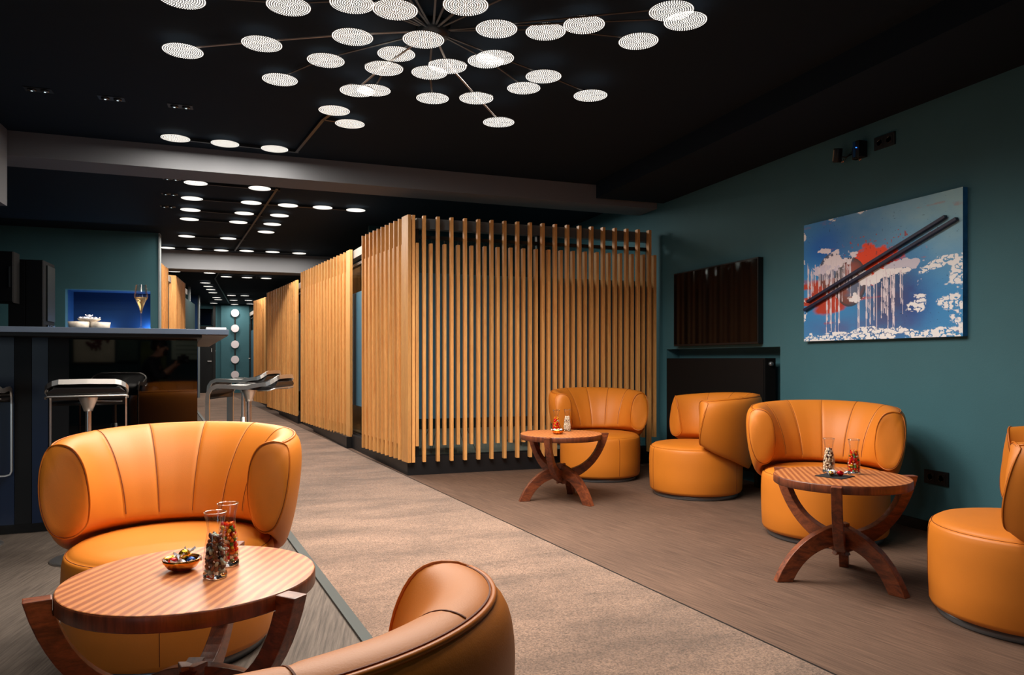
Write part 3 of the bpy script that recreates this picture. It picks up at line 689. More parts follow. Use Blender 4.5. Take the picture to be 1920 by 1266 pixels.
def candy(loc, col, label, s=1.0, rz=0, tilt=.3, group=None):
    r = thing('wrapped_sweet', label, 'sweet', loc, rz, group)
    MB().blob((0, 0, .010*s), .0125*s, .010*s, .010*s, (0, tilt, 0), 10, 7, jit=.12).build('sweet', FO[col], r)
    for sg in (-1, 1):
        f = MB(); n = 9; vs = [(sg*.011*s, 0, .010*s)]
        for i in range(n):
            t = -1.1+2.2*i/(n-1); vs.append((sg*(.011+.013*math.cos(t*.6))*s, .013*math.sin(t)*s, (.010+(.004 if i % 2 else -.003)+.008*abs(t))*s))
        f.add(vs, [(0, i+1, i+2) for i in range(n-1)]); f.build('wrapper_twist', FO['silver'], r)
    return r
b0 = on(341, 1069); bowl(b0, bp_, 'small brass bowl of wrapped sweets on the near table', M['brass'])
cc = [(-.020, -.004, .012, 'red', 'red-wrapped sweet at the left of the brass bowl', 1.0, .4), (.004, .006, .024, 'gold', 'gold-wrapped sweet on top in the brass bowl', 1.35, 1.2), (.022, .002, .012, 'blue', 'blue-wrapped sweet at the right of the brass bowl', 1.05, .2),
      (.006, -.016, .010, 'silver', 'clear-wrapped sweet at the front of the brass bowl', 1.05, -.5), (-.004, .018, .010, 'black', 'dark-wrapped sweet at the back of the brass bowl', 1.0, 2)]
for dx, dy, dz, col, lb, s, rz in cc:
    q = cw(dx, dy); candy((b0[0]+q[0], b0[1]+q[1], b0[2]+dz), col, lb, s, rz)
b1 = on(1046, 814); bowl(b1, bp_, 'small copper bowl of sweets on the table by the slat screen', M['brass'])
for i, (dx, dy, col) in enumerate([(-.02, -.006, 'silver'), (.018, -.008, 'silver'), (0, .014, 'gold')]):
    q = cw(dx, dy); candy((b1[0]+q[0], b1[1]+q[1], b1[2]+.016), col, ['clear-wrapped sweet at the left of the small copper bowl', 'clear-wrapped sweet at the right of the small copper bowl', 'gold-wrapped sweet at the back of the small copper bowl'][i], 1.1, i*1.3)
np_ = on(1565, 893.5)
nk = MB().box(-.062, -.062, 0, .062, .062, .003).build('napkin', mat('black_napkin', rgb(18, 20, 24), .8, bump=.3)); nk.location = np_; nk.rotation_euler = (0, 0, math.radians(40)-A)
tag(nk, 'folded black paper napkin under wrapped sweets on the right table', 'napkin')
for dx, dy, col, lb, s, rz in [(-.020, -.008, 'gold', 'gold-wrapped sweet on the black napkin', 1.15, .5), (.020, -.012, 'red', 'red-wrapped sweet on the black napkin', 1.2, -.4), (.0, .018, 'silver', 'clear-wrapped sweet at the back of the black napkin', 1.2, 1.9)]:
    q = cw(dx, dy); candy((np_[0]+q[0], np_[1]+q[1], np_[2]+.004), col, lb, s, rz)

# ------------------------------------------------------------------ the bar
U = Vector(cw(.916, .402)).normalized(); Wv = Vector(cw(-.402, .916)).normalized(); B0 = Vector(cw(-1.952, 4.593))
BR = math.atan2(U.y, U.x)
bar = thing('bar_counter', 'long dark bar with glossy black front and grey overhanging top', 'bar counter', (B0.x, B0.y, 0), BR)
SL, SR, SF = -3.6, .163, -.39
MB().prism([(SL, SF), (SR, SF), (SR, 3.74), (-.75, 3.74), (-.75, .62), (SL, .62)], 1.143, 1.173).build('counter_top', M['counter'], bar, bevel=.002)
MB().prism([(SR-.004, SF+.03), (SR-.004, 3.72), (0.02, 3.72), (0.02, SF+.03)], 1.137, 1.1435).build('underside_board', M['soffitwood'], bar)
MB().prism([(SL, SF+.03), (.02, SF+.03), (.02, .0), (SL, .0)], 1.125, 1.1435).build('underside_support', M['black'], bar)
MB().prism([(SL, .012), (-.012, .012), (-.012, 3.7), (-.6, 3.7), (-.6, .55), (SL, .55)], .06, 1.143).build('body', M['black'], bar)
MB().prism([(SL, .05), (-.05, .05), (-.05, 3.66), (-.56, 3.66), (-.56, .5), (SL, .5)], 0, .06).build('kickboard', M['black'], bar)
# front panels: black glass on the right, window reflection coloured in as navy and black stripes on the left
MB().box(-.687, 0, .06, 0, .012, 1.125).build('glass_panel', M['gloss'], bar)
MB().box(-.012, .012, .06, 0, 3.7, 1.143).build('side_panel', mat('side_reflection', rgb(60, 84, 96), .1, spec=.7), bar)  # light-blue reflection put into the side panel's colour
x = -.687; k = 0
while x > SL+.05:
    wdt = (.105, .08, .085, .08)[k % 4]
    MB().box(x-wdt, (0 if k % 2 else .004), .06, x-.002, .012, 1.125).build('reflection_stripe', [M['frontblack'], M['navy']][k % 2], bar); x -= wdt; k += 1
CT = 1.173
def onbar(px, w):             # a point on the counter: pixel column, distance behind the body front
    t = (px-CX)/F; best = None
    for i in range(2000):
        u = -3.6+i*.002; p = B0+U*u+Wv*w; xr = p.x*CA-p.y*SA; z = p.x*SA+p.y*CA
        e = abs(xr/z-t)
        if best is None or e < best[0]: best = (e, p)
    return (best[1].x, best[1].y, CT)
cb = [(0, 0), (.045, 0), (.049, .004), (.054, .034), (.051, .034), (.046, .008), (0, .006)]
p1 = onbar(148, -.30); bowl(p1, cb, 'speckled stoneware bowl, left of two standing on the bar', M['ceramic'], 'stoneware_bowl')
p2 = onbar(187, -.27); bowl(p2, cb, 'speckled stoneware bowl, right of two standing on the bar', M['ceramic'], 'stoneware_bowl')
p3 = onbar(167, -.27); q3 = (p3[0], p3[1], CT+.0345)
cb3 = [(0, 0), (.03, 0), (.052, .010), (.058, .018), (.055, .018), (.045, .010), (0, .005)]
bowl(q3, cb3, 'shallow stoneware bowl of wrapped sweets resting on the two bar bowls', M['ceramic'], 'stoneware_bowl')
for i in range(7):
    a = i*2*PI/6; rr = .032 if i < 6 else 0
    lbs = ['far left rim', 'front left', 'front', 'front right', 'far right rim', 'back', 'very top']
    candy((q3[0]+rr*math.cos(a), q3[1]+rr*math.sin(a), q3[2]+(.010 if i < 6 else .024)), 'blue' if i == 1 else 'silver', 'silvery wrapped sweet in the shallow bar bowl, %s of the heap' % lbs[i], .95, a*1.7, group='wrapped sweets in the bar bowl')
gp = onbar(264.5, -.33)
fl = thing('champagne_flute', 'tall glass of sparkling wine standing on the bar', 'glass', gp)
MB().lathe([(0, 0), (.030, 0), (.030, .0015), (.008, .006), (.0035, .016), (.003, .07), (.004, .085)], 28, cap=False).build('stem', M['glass'], fl)
bowlp = [(.004, .085), (.010, .115), (.022, .150), (.034, .172), (.0355, .182), (.032, .205), (.0265, .246)]
MB().lathe(bowlp, 32, cap=False).build('glass_bowl', M['fluteglass'], fl)
MB().tube([(.0265*math.cos(t*PI/14), .0265*math.sin(t*PI/14), .246) for t in range(28)], .0008, 4, closed=True).build('lip', M['glassbase'], fl)
MB().lathe([(0, .088), (.003, .088), (.009, .115), (.021, .150), (.033, .172), (.0335, .176), (0, .176)], 28, cap=False).build('wine', M['wine'], fl)
rp = Vector(onbar(405, -.27)[:2])
ro = MB().box(-.055, -.055, 0, .055, .055, .014).build('router_box', M['white'], bevel=.004)
ro.location = (rp.x, rp.y, CT); ro.rotation_euler = (0, 0, BR); tag(ro, 'small flat white box lying at the right end of the bar top', 'device')

# bar stools
def build_stool():
    r = thing('bar_stool', 'tmp', 'stool')
    path = [(.185, .37), (.185, .60), (.185, .75), (.181, .795), (.163, .824), (.130, .838), (.06, .836), (-.01, .831), (-.06, .832), (-.10, .842), (-.135, .848), (-.165, .852)]
    W = .172
    def P3(x, k): return Vector((x, path[k][0], path[k][1]))
    seg = [P3(-W, k) for k in range(len(path))]
    c = P3(-W, -1) if False else Vector((-W, *path[-1]))
    eh = [(W, -.172, .851), (W-.002, -.196, .861), (W-.012, -.214, .874), (W-.030, -.226, .886), (W-.055, -.231, .893), (0, -.233, .895)]
    end = [Vector((-x, y, z)) for x, y, z in eh] + [Vector(p) for p in eh[:-1][::-1]]
    loop = [Vector((-W+.03, .185, .345)), Vector((-W+.008, .185, .352))] + seg[:-1] + end + [Vector((W, *p)) for p in path[:-1][::-1]] + [Vector((W-.008, .185, .352)), Vector((W-.03, .185, .345))]
    mb = MB()
    # flat steel band: thin across, deep in the vertical plane
    n = len(loop); vs = []; fs = []
    for i, p in enumerate(loop):
        a = loop[i-1]; b = loop[(i+1) % n]; d = (b-a).normalized()
        side = Vector((1, 0, 0)) if abs(p.x) > W-.012 else Vector((0, 1, 0))
        if 2 <= i < 2+len(path)-1 or i >= n-2-len(path)+1: up = d.cross(Vector((1, 0, 0))).normalized()
        elif p.z < .5: up = Vector((0, 1, 0))
        else: up = Vector((0, .25, 1)).normalized()
        wv = d.cross(up).normalized()
        vs += [p+up*.012+wv*.004, p+up*.012-wv*.004, p-up*.012-wv*.004, p-up*.012+wv*.004]
    # keep the band's faces from twisting where the up vector flips
    for i in range(n):
        j = (i+1) % n; A4 = vs[4*i:4*i+4]; B4 = vs[4*j:4*j+4]
        best = min(range(4), key=lambda s_: sum((A4[k]-B4[(k+s_) % 4]).length for k in range(4)))
        fs += [(4*i+k, 4*i+(k+1) % 4, 4*j+(k+1+best) % 4, 4*j+(k+best) % 4) for k in range(4)]
    mb.add(vs, fs); o = mb.build('steel_frame', M['chrome'], r, bevel=0)
    bm = bmesh.new(); bm.from_mesh(o.data); bmesh.ops.recalc_face_normals(bm, faces=bm.faces); bm.to_mesh(o.data); bm.free()
    # seat shell
    sp = [(.176, .77, .005)] + [(y, z, .005) for y, z in path[3:-2]] + [(-.135, .853, .008), (-.180, .872, .014), (-.210, .886, .030), (-.226, .891, .050)]; vs = []
    for (y, z, q) in sp: vs += [(-W+q, y, z+.004), (W-q, y, z+.004)]
    for (y, z, q) in sp: vs += [(-W+q, y, z-.010), (W-q, y, z-.010)]
    m = len(sp); fs = []
    for k in range(m-1):
        fs += [(2*k, 2*k+1, 2*k+3, 2*k+2), (2*m+2*k, 2*m+2*k+2, 2*m+2*k+3, 2*m+2*k+1), (2*k, 2*k+2, 2*m+2*k+2, 2*m+2*k), (2*k+1, 2*m+2*k+1, 2*m+2*k+3, 2*k+3)]
    fs += [(0, 2*m, 2*m+1, 1), (2*m-2, 2*m-1, 4*m-1, 4*m-2)]
    MB().add(vs, fs, True).build('seat', M['blackleather'], r)
    # underside lip closing the raised back
    wp = [(-.06, .822), (-.10, .836), (-.145, .856), (-.195, .866), (-.218, .872), (-.229, .862), (-.228, .845), (-.216, .826), (-.19, .817), (-.10, .815)]
    n_ = len(wp); ww = lambda z: W-.008 if z < .85 else W-.034
    vs = [(-ww(z), y, z) for y, z in wp] + [(ww(z), y, z) for y, z in wp]
    MB().add(vs, [tuple(range(n_)), tuple(range(n_, 2*n_))[::-1]] + [(i, n_+i, n_+(i+1) % n_, (i+1) % n_) for i in range(n_)]).build('back_roll', M['blackleather'], r, bevel=.002)
    MB().tube([(-W, -.12, .812), (-W, -.19, .814), (-W, -.216, .822), (-W+.012, -.224, .826), (W-.012, -.224, .826), (W, -.216, .822), (W, -.19, .814), (W, -.12, .812)], .004, 6).build('rear_bar', M['chrome'], r)
    MB().lathe([(0, .74), (.020, .74), (.026, .76), (.040, .795), (.044, .81), (.044, .826), (0, .826)], 24, cap=False).build('seat_socket', M['chrome'], r)
    MB().lathe([(.0135, .45), (.0135, .745)], 20, cap=False).build('piston', M['chrome'], r)
    MB().lathe([(.02, .012), (.02, .56), (.013, .565)], 20, cap=False).build('column', M['chrome'], r)
    MB().lathe([(0, 0), (.168, 0), (.168, .006), (.155, .011), (.03, .018), (0, .018)], 48, cap=False).build('base_plate', M['chrome'], r)
    MB().tube([(.02, .02, .79), (.12, .06, .785), (.15, .03, .785)], .003, 6).build('lever', M['chrome'], r)
    return r
st0 = build_stool()
ST = [((-2.129, 3.72), (-.48, .877), 'steel and black bar stool in front of the bar, seen from behind'), (((467-960)/F*4.6, 4.6), (-1, .04), 'steel and black bar stool at the right end of the bar, nearer of two'),
      (((456-960)/F*5.5, 5.5), (-1, .04), 'steel and black bar stool at the right end of the bar, farther of two'), ((-2.90, 3.93), (-.402, .916), 'bar stool at the left picture edge of which only the round base shows')]
for i, (c, f, lb) in enumerate(ST):
    o = st0 if i == 0 else copy_tree(st0); x, y = cw(*c); o.location = (x, y, .0112 if i == 2 else 0); o.rotation_euler = (0, 0, face(*f)); o['label'] = lb; o['group'] = 'bar stools'

# dark units at the far left behind the bar
def unit(px0, px1, z, h0, h1, depth, label, doors=1):
    a = atz(px0, z, 0); b = atz(px1, z, 0); y = b.y
    r = thing('tall_cabinet' if h0 < .3 else 'wall_cabinet', label, 'cabinet', (0, 0, 0))
    MB().box(a.x, y, h0, b.x, y+depth, h1).build('body', mat('unit_body', rgb(8, 10, 13), .7, spec=.15), r, bevel=.003)
    w_ = (b.x-a.x)/doors
    for i in range(doors):
        d = MB().box(a.x+i*w_+.003, y-.02, h0+.01, a.x+(i+1)*w_-.003, y, h1-.005).build('door', mat('unit_door', rgb(9, 12, 16), .7, spec=.15), r, bevel=.002)
        MB().box(a.x+(i+1)*w_-.03, y-.035, (h0+h1)/2-.1, a.x+(i+1)*w_-.02, y-.02, (h0+h1)/2+.1).build('handle', M['frame'], d)
    return r, b, y
r_, b_, y_ = unit(22, 81, 7.6, 0, 2.02, 0.45, 'tall near-black cabinet standing in the corner behind the bar', 2)
MB().box(b_.x, y_+.12, 1.40, b_.x+.012, y_+.42, 1.98).build('side_panel', mat('unit_side', rgb(22, 28, 30), .5, spec=.2), r_)
for i in range(5): MB().box(b_.x, y_+.13+i*.06, .7, b_.x+.015, y_+.16+i*.06, 1.36).build('vent_bar', M['frame'], r_)
unit(-70, 25, 7.2, 1.55, 2.05, .2, 'dark wall cupboard at the far left behind the bar', 2)

# ------------------------------------------------------------------ right wall: screen, radiator, painting, sockets, sensors
tv = thing('television', 'switched-off black flat television on the teal wall above the radiator', 'television', (WX-.03, 5.38, 1.455))
MB().box(-.02, -.61, -.335, .03, .61, .335).build('body', M['black'], tv, bevel=.004)
MB().box(-.0225, -.598, -.318, -.02, .598, .323).build('display', M['glossmid'], tv)
rad = thing('radiator', 'flat black panel radiator set in the wall niche under the television', 'radiator', (3.65, 0, 0))
MB().box(0, 4.70, .12, .1, 6.13, 1.01).build('body', M['radiator'], rad, bevel=.004)
MB().box(-.006, 4.71, .13, 0, 6.12, 1.0).build('front_plate', M['radiator'], rad, bevel=.002)
MB().lathe([(0, -.02), (.016, -.02), (.018, 0), (0, 0)], 16, cap=False).build('valve_knob', M['ringgrey'], rad)
k_ = [c for c in rad.children if c.name.startswith('valve')][0]; k_.location = (.05, 4.70, .965); k_.rotation_euler = (-PI/2, 0, 0)
for yy in (4.85, 5.98): MB().box(.03, yy-.02, 0, .06, yy+.02, .125).build('foot', M['black'], rad)

# painting (abstract splashes): colours worked out on a fine grid of the canvas
PY0, PY1, PZA, PZB = 3.033, 4.280, 1.127, 1.946
def vnoise(u, v, sx, sy, seed):
    r2 = np.random.default_rng(seed); n = 64; G = r2.random((n, n)); x = u*sx; y = v*sy
    xi = np.floor(x).astype(int); yi = np.floor(y).astype(int); fx_ = x-xi; fy_ = y-yi; fx_ = fx_*fx_*(3-2*fx_); fy_ = fy_*fy_*(3-2*fy_)
    g = lambda a, b: G[a % n, b % n]
    return (g(xi, yi)*(1-fx_)+g(xi+1, yi)*fx_)*(1-fy_)+(g(xi, yi+1)*(1-fx_)+g(xi+1, yi+1)*fx_)*fy_
def fbm(u, v, s, seed, o=5, ax=1.0):
    t = 0; a = 1; w_ = 0
    for k in range(o): t = t+a*vnoise(u, v, s*2**k, s*2**k*ax, seed+k); w_ += a; a *= .55
    return t/w_
def paint(u, v):               # u 0..1 left to right, v 0..1 bottom to top
    c = np.zeros(u.shape+(3,))
    def C(r, g, b): return np.array(s2l((r/255, g/255, b/255)))
    def mixin(c, k, col): k = np.clip(k, 0, 1)[..., None]; return c*(1-k)+np.array(col)*k
    f = fbm(u, v, 4, 1); f2 = fbm(u, v, 11, 9); f3 = fbm(u, v, 30, 17)
    c = c + C(58, 142, 204)
    c = mixin(c, np.clip((u-.35)*1.6+(f-.5)*1.5, 0, 1)*np.clip(v*1.8-.55, 0, 1), C(150, 196, 208))
    c = mixin(c, np.exp(-((u-.17)/.17)**2-((v-.78)/.17)**2)*1.1+(f-.5)*.4, C(0, 104, 196))
    c = mixin(c, np.exp(-((u-.42)/.2)**2-((v-.78)/.2)**2)*.55, C(70, 110, 150))
    c = mixin(c, np.exp(-((u-.70)/.13)**2-((v-.28)/.22)**2)*1.2*(f2+.3), C(26, 80, 160))
    c = mixin(c, np.exp(-((u-.58)/.14)**2-((v-.30)/.26)**2)*1.3*(f2+.35), C(70, 78, 120))
    c = mixin(c, np.exp(-((u-.60)/.07)**2-((v-.48)/.10)**2)*.9, C(36, 74, 116))
    # red-orange burst and its left streaks
    d = np.exp(-((u-.46-(v-.58)*.5)/.21)**2-((v-.59)/.15)**2)+(f2-.5)*.9+(f3-.5)*.6
    c = mixin(c, (d-.40)*6, C(236, 70, 28))
    sp = (vnoise(u, v, 75, 60, 51) > .86)*(np.exp(-((u-.5)/.22)**2-((v-.72)/.12)**2) > .35); c = mixin(c, sp*.85, C(170, 62, 52))
    st = np.exp(-((u-.17)/.22)**2-((v-.33)/.16)**2)+(vnoise(u, v, 5, 28, 5)-.5)*1.0+(f3-.5)*.3
    c = mixin(c, (st-.42)*4, C(186, 66, 46))
    c = mixin(c, np.exp(-((u-.35)/.35)**2-((v-.10)/.09)**2)*.75*(f2+.2), C(92, 84, 140))
    # two lens-like rounds
    for (cx_, cy_, rx, ry, kk) in ((.215, .56, .10, .155, .75), (.345, .46, .112, .195, 1)):
        q = np.sqrt(((u-cx_)/rx)**2+((v-cy_)/ry)**2)
        c = mixin(c, (q < 1)*.5, C(150, 120, 110))
        c = mixin(c, (q < 1)*(.25+.65*np.clip(q, 0, 1)**3)*kk, C(44, 56, 62)); c = mixin(c, (q < .9)*np.clip((f2-.45)*2, 0, .7), C(150, 72, 48))
    # white splashes with drips
    def splash(c, cx_, cy_, rx, ry, seed, col=(240, 238, 242)):
        d = 1-np.sqrt(((u-cx_)/rx)**2+((v-cy_)/ry)**2)+(fbm(u, v, 16, seed, 6)-.5)*2.9
        return mixin(c, (d-.2)*14, C(*col))
    c = splash(c, .24, .66, .11, .085, 31, (236, 226, 234)); c = splash(c, .17, .60, .12, .05, 37, (214, 206, 226)); c = splash(c, .54, .50, .13, .085, 41); c = splash(c, .68, .54, .12, .03, 43, (206, 204, 222)); c = splash(c, .39, .34, .05, .06, 45)
    r3 = np.random.default_rng(3)
    for (a, b, top, lo, n_) in ((.03, .36, .62, .30, 34), (.17, .27, .55, .02, 9), (.34, .66, .45, .05, 22), (.56, .68, .50, .12, 9)):
        for _ in range(n_):
            x0 = r3.uniform(a, b); y1 = top+r3.uniform(-.05, .05); y0 = lo+r3.uniform(0, .22); w_ = r3.uniform(.0014, .003)
            m_ = (np.abs(u-x0) < w_*(1+.4*np.sin(v*60+x0*90)))*(v < y1)*(v > y0); c = mixin(c, m_*.92, C(226, 216, 226))
    # white crackled patches along the bottom and right
    cr = fbm(u, v, 9, 71); cr2 = np.abs(fbm(u, v, 34, 77, 3)-.5)
    e = np.maximum(np.exp(-(v/.10)**2)*1.15, np.maximum(np.exp(-((1-u)/.13)**2)*(v < .56)*1.1, np.exp(-((u-.86)/.09)**2-((v-.5)/.05)**2)*1.1))
    e = np.maximum(e, np.exp(-((u-.76)/.12)**2-((v-.24)/.10)**2)*.75)
    e = np.maximum(e, np.exp(-((1-v)/.05)**2)*.62*(u < .5)); e = np.maximum(e, np.exp(-(u/.03)**2)*.7)
    e = np.maximum(e, np.exp(-((1-v)/.02)**2)*.7)
    c = mixin(c, ((e+(cr-.5)*2.1)-.72)*14*(cr2 > .035+.05*f2), C(240, 242, 246))
    c = mixin(c, (vnoise(u, v, 140, 100, 91) > .965)*.8*(u > .5), C(20, 50, 90))
    c = mixin(c, (vnoise(u, v, 90, 70, 95) > .95)*.8*(u < .3)*(v > .75), C(16, 40, 80))
    return c
pt = thing('painting', 'large abstract canvas of blue, white drips and orange burst with two dark bars', 'painting')
NU, NV = 480, 330
uu, vv = np.meshgrid(np.linspace(0, 1, NU), np.linspace(0, 1, NV), indexing='ij')
colr = paint(uu, vv)
canvas = MB().box(WX-.035, PY0, PZA, WX, PY1, PZB).build('canvas', mat('canvas_edge', rgb(50, 130, 200), .7, var=.4, vscale=12), pt)
me = bpy.data.meshes.new('painted_face')
V3 = np.stack([np.full(uu.shape, WX-.0358), PY1-(PY1-PY0)*uu, PZA+(PZB-PZA)*vv], -1).reshape(-1, 3)
idx = np.arange(NU*NV).reshape(NU, NV); Q = np.stack([idx[:-1, :-1], idx[:-1, 1:], idx[1:, 1:], idx[1:, :-1]], -1).reshape(-1, 4)[:, ::-1]
me.from_pydata(V3.tolist(), [], Q.tolist())
ca2 = me.color_attributes.new('paint', 'FLOAT_COLOR', 'POINT'); ca2.data.foreach_set('color', np.concatenate([colr.reshape(-1, 3), np.ones((NU*NV, 1))], 1).astype(np.float32).ravel())
pmx = mat('painted_canvas', (1, 1, 1, 1), .55, bump=.2, bscale=90); at_ = pmx.node_tree.nodes.new('ShaderNodeVertexColor'); at_.layer_name = 'paint'
pmx.node_tree.links.new(at_.outputs[0], pmx.node_tree.nodes['Principled BSDF'].inputs['Base Color']); me.materials.append(pmx)
po = bpy.data.objects.new('painted_face', me); COL.objects.link(po); po.parent = pt
barm = mat('navy_painted_bar', rgb(34, 38, 66), .45, var=.2, vscale=40)
def pp(u, v, x): return Vector((x, PY1-(PY1-PY0)*u, PZA+(PZB-PZA)*v))
def uv_px(px, py):
    t = (px-CX)/F; z = (WX-.05)/(t*CA+SA); y = z*(CA-t*SA); h = 1+(HZ-py)*z/F
    return ((PY1-y)/(PY1-PY0), (h-PZA)/(PZB-PZA))
for (a, b) in (((1514, 566), (1773, 406)), ((1508, 582), (1794, 410))):
    A_ = pp(*uv_px(*a), WX-.048); B_ = pp(*uv_px(*b), WX-.048); d = (B_-A_).normalized(); n_ = d.cross(Vector((1, 0, 0))).normalized()*.0095; w_ = Vector((.0125, 0, 0))
    MB().add([A_-n_-w_, A_+n_-w_, A_+n_+w_, A_-n_+w_, B_-n_-w_, B_+n_-w_, B_+n_+w_, B_-n_+w_], [(0, 1, 2, 3), (7, 6, 5, 4), (0, 4, 5, 1), (1, 5, 6, 2), (2, 6, 7, 3), (3, 7, 4, 0)]).build('bar', barm, pt, bevel=.002)

def wall_at(px, py):
    t = (px-CX)/F; z = WX/(t*CA+SA); return Vector((WX, z*(CA-t*SA), 1+(HZ-py)*z/F))
def socket(px, py, label, sh=1.0):
    c = wall_at(px, py); r = thing('power_socket', label, 'socket', c)
    MB().box(-.010, -.08, -.04, 0, .08, .04).build('cover_plate', M['frame'], r, bevel=.002)
    for s in (-1, 1):
        ins = MB().box(-.0115, s*.036-.028, -.028, -.010, s*.036+.028, .028).build('insert', M['black'], r)
        o = MB().lathe([(.0195, 0), (.0195, .002), (.017, .002), (.016, -.0), (0, 0)], 20, cap=False).build('well', M['gloss'], r); o.location = (-.0115, s*.036, 0); o.rotation_euler = (0, -PI/2, 0)
    return r
socket(1660, 265, 'double black power socket high on the teal wall above the painting')
socket(1757, 896, 'double black power socket low on the teal wall behind the right armchair')
# two small wall projectors / sensors beside the upper socket
bx = thing('wall_sensor', 'small black box with a blue lit diode and copper pins beside the high socket', 'sensor', wall_at(1621, 281))
MB().box(-.07, -.025, -.052, 0, .025, .052).build('body', M['frame'], bx, bevel=.004)
MB().box(-.072, .004, -.05, -.07, .024, .048).build('blue_face', mat('blue_board', rgb(14, 62, 110), .3), bx)
MB().box(-.03, .025, -.05, -.0, .075, .03).build('side_box', M['black'], bx, bevel=.003)
MB().box(-.032, .030, .018, -.030, .065, .026).build('white_label', M['white'], bx)
MB().blob((-.074, -.006, .006), .003, .003, .003).build('diode', M['blueled'], bx)
for s in (-1, 1): MB().tube([(-.045, s*.006-.01, -.052), (-.045, s*.006-.01, -.075)], .0022, 6).build('copper_pin', M['copper'], bx)
cy = thing('wall_spot', 'tilted black cylinder lamp on a bracket left of the high wall sensor', 'wall lamp', wall_at(1584, 293))
c_ = MB().lathe([(0, -.045), (.026, -.045), (.028, -.04), (.028, .04), (.026, .045), (0, .045)], 24, cap=False).build('body', M['frame'], cy); c_.location = (-.06, .0, 0); c_.rotation_euler = (math.radians(14), math.radians(-6), 0)
g_ = MB().box(-.006, .0, -.036, .006, .002, .036).build('pale_strip', mat('pale_strip', rgb(150, 140, 122), .5), c_); g_.location = (-.026, .008, 0)
g_.rotation_euler = (0, 0, math.radians(75))
MB().tube([(-.06, -.01, -.01), (-.03, -.04, -.02), (0, -.07, .0)], .004, 6).build('bracket', M['black'], cy)
MB().tube([(-.03, -.03, -.04), (-.02, -.05, -.01), (-.01, -.09, .02)], .0018, 5).build('cable', M['black'], cy)
for s in (-1, 1): MB().tube([(-.05, s*.006-.035, -.035), (-.05, s*.006-.035, -.055)], .002, 6).build('copper_pin', M['copper'], cy)

# ------------------------------------------------------------------ pavilion interior: wire-legged chairs glimpsed between the slats
for (x, y, lb) in ((1.75, 7.0, 'dark wire-legged chair inside the pavilion behind the slats at the corner'), (2.75, 7.3, 'dark wire-legged chair inside the pavilion behind the mid slats')):
    r = thing('wire_chair', lb, 'chair', (x, y, .12))
    MB().box(-.22, -.22, .43, .22, .22, .47).build('seat', M['black'], r, bevel=.01)
    MB().box(-.22, .18, .47, .22, .22, .85).build('backrest', M['black'], r, bevel=.01)
    for sx in (-1, 1):
        for sy in (-1, 1):
            MB().tube([(sx*.08, sy*.08, .43), (sx*.22, sy*.22, 0), (sx*.2, sy*.1, .43)], .005, 6).build('leg', M['black'], r)
# ------------------------------------------------------------------ pictures on the wall behind the viewer (seen mirrored in the bar front)
def picture(x0, x1, z0, z1, m, label):
    r = thing('picture', label, 'picture'); MB().box(x0, -3.0, z0, x1, -2.97, z1).build('canvas', m, r)
    return r


pic = picture(-1.32, -.78, .96, 1.75, mat('cream_canvas', rgb(214, 206, 182), .8, var=.1), 'cream canvas with a dark red cluster on the wall behind the viewer')
cl = MB(); r5 = random.Random(5)
for i in range(90):
    a = r5.random()*2*PI; q = r5.random()**.6
    cl.blob((-1.02+.17*q*math.cos(a), -2.968, 1.36+.22*q*math.sin(a)), .016+.02*r5.random(), .004, .016+.02*r5.random(), (0, 0, 0), 7, 4)
cl.build('red_cluster', mat('dark_red_paint', rgb(92, 30, 40), .7), pic)['kind'] = 'stuff'
picture(-.74, -.46, .98, 1.6, mat('green_canvas', rgb(70, 92, 84), .8, var=.2), 'dark green picture on the wall behind the viewer')
picture(-.42, -.06, .30, 1.28, mat('moss_canvas', rgb(84, 96, 54), .8, var=.5, vscale=5), 'mossy green tall picture on the wall behind the viewer')
pp_ = picture(.02, .62, 1.0, 1.75, mat('pale_poster', rgb(190, 208, 190), .8), 'pale green poster with thin lines on the wall behind the viewer')
for i in range(5): MB().box(.08, -2.969, 1.08+i*.07, .5-.07*(i % 3), -2.967, 1.086+i*.07).build('line_of_print', M['black'], pp_)

# ------------------------------------------------------------------ the photographer, kneeling beside the viewpoint (mirrored in the bar front)
def J(x, z, h): p = cw(x, z); return Vector((p[0], p[1], h))
def skin_body(name, joints, edges, root, sub=2):
    me = bpy.data.meshes.new(name); names = list(joints); me.from_pydata([joints[n][0] for n in names], [(names.index(a), names.index(b)) for a, b in edges], [])
    o = bpy.data.objects.new(name, me); COL.objects.link(o)
    o.modifiers.new('skin', 'SKIN'); 
    if not me.skin_vertices: 
        bm = bmesh.new(); bm.from_mesh(me); bm.verts.layers.skin.verify(); bm.to_mesh(me); bm.free()
    sv = me.skin_vertices[0].data
    for i, n in enumerate(names):
        r_ = joints[n][1]; sv[i].radius = (r_, r_) if not isinstance(r_, tuple) else r_; sv[i].use_root = (n == root)
    ms = o.modifiers.new('sub', 'SUBSURF'); ms.levels = ms.render_levels = sub
    dg = bpy.context.evaluated_depsgraph_get(); m2 = bpy.data.meshes.new_from_object(o.evaluated_get(dg)); o.modifiers.clear(); o.data = m2; m2.name = name
    for p in m2.polygons: p.use_smooth = True
    return o
sd = Vector((-.53, .85)).normalized()      # the figure's left side, camera frame; it faces right
fd = Vector((.85, .53)).normalized()
def Q(f, l, h): v = Vector((-.30, -.62)) + fd*f + sd*l; return J(v.x, v.y, h)
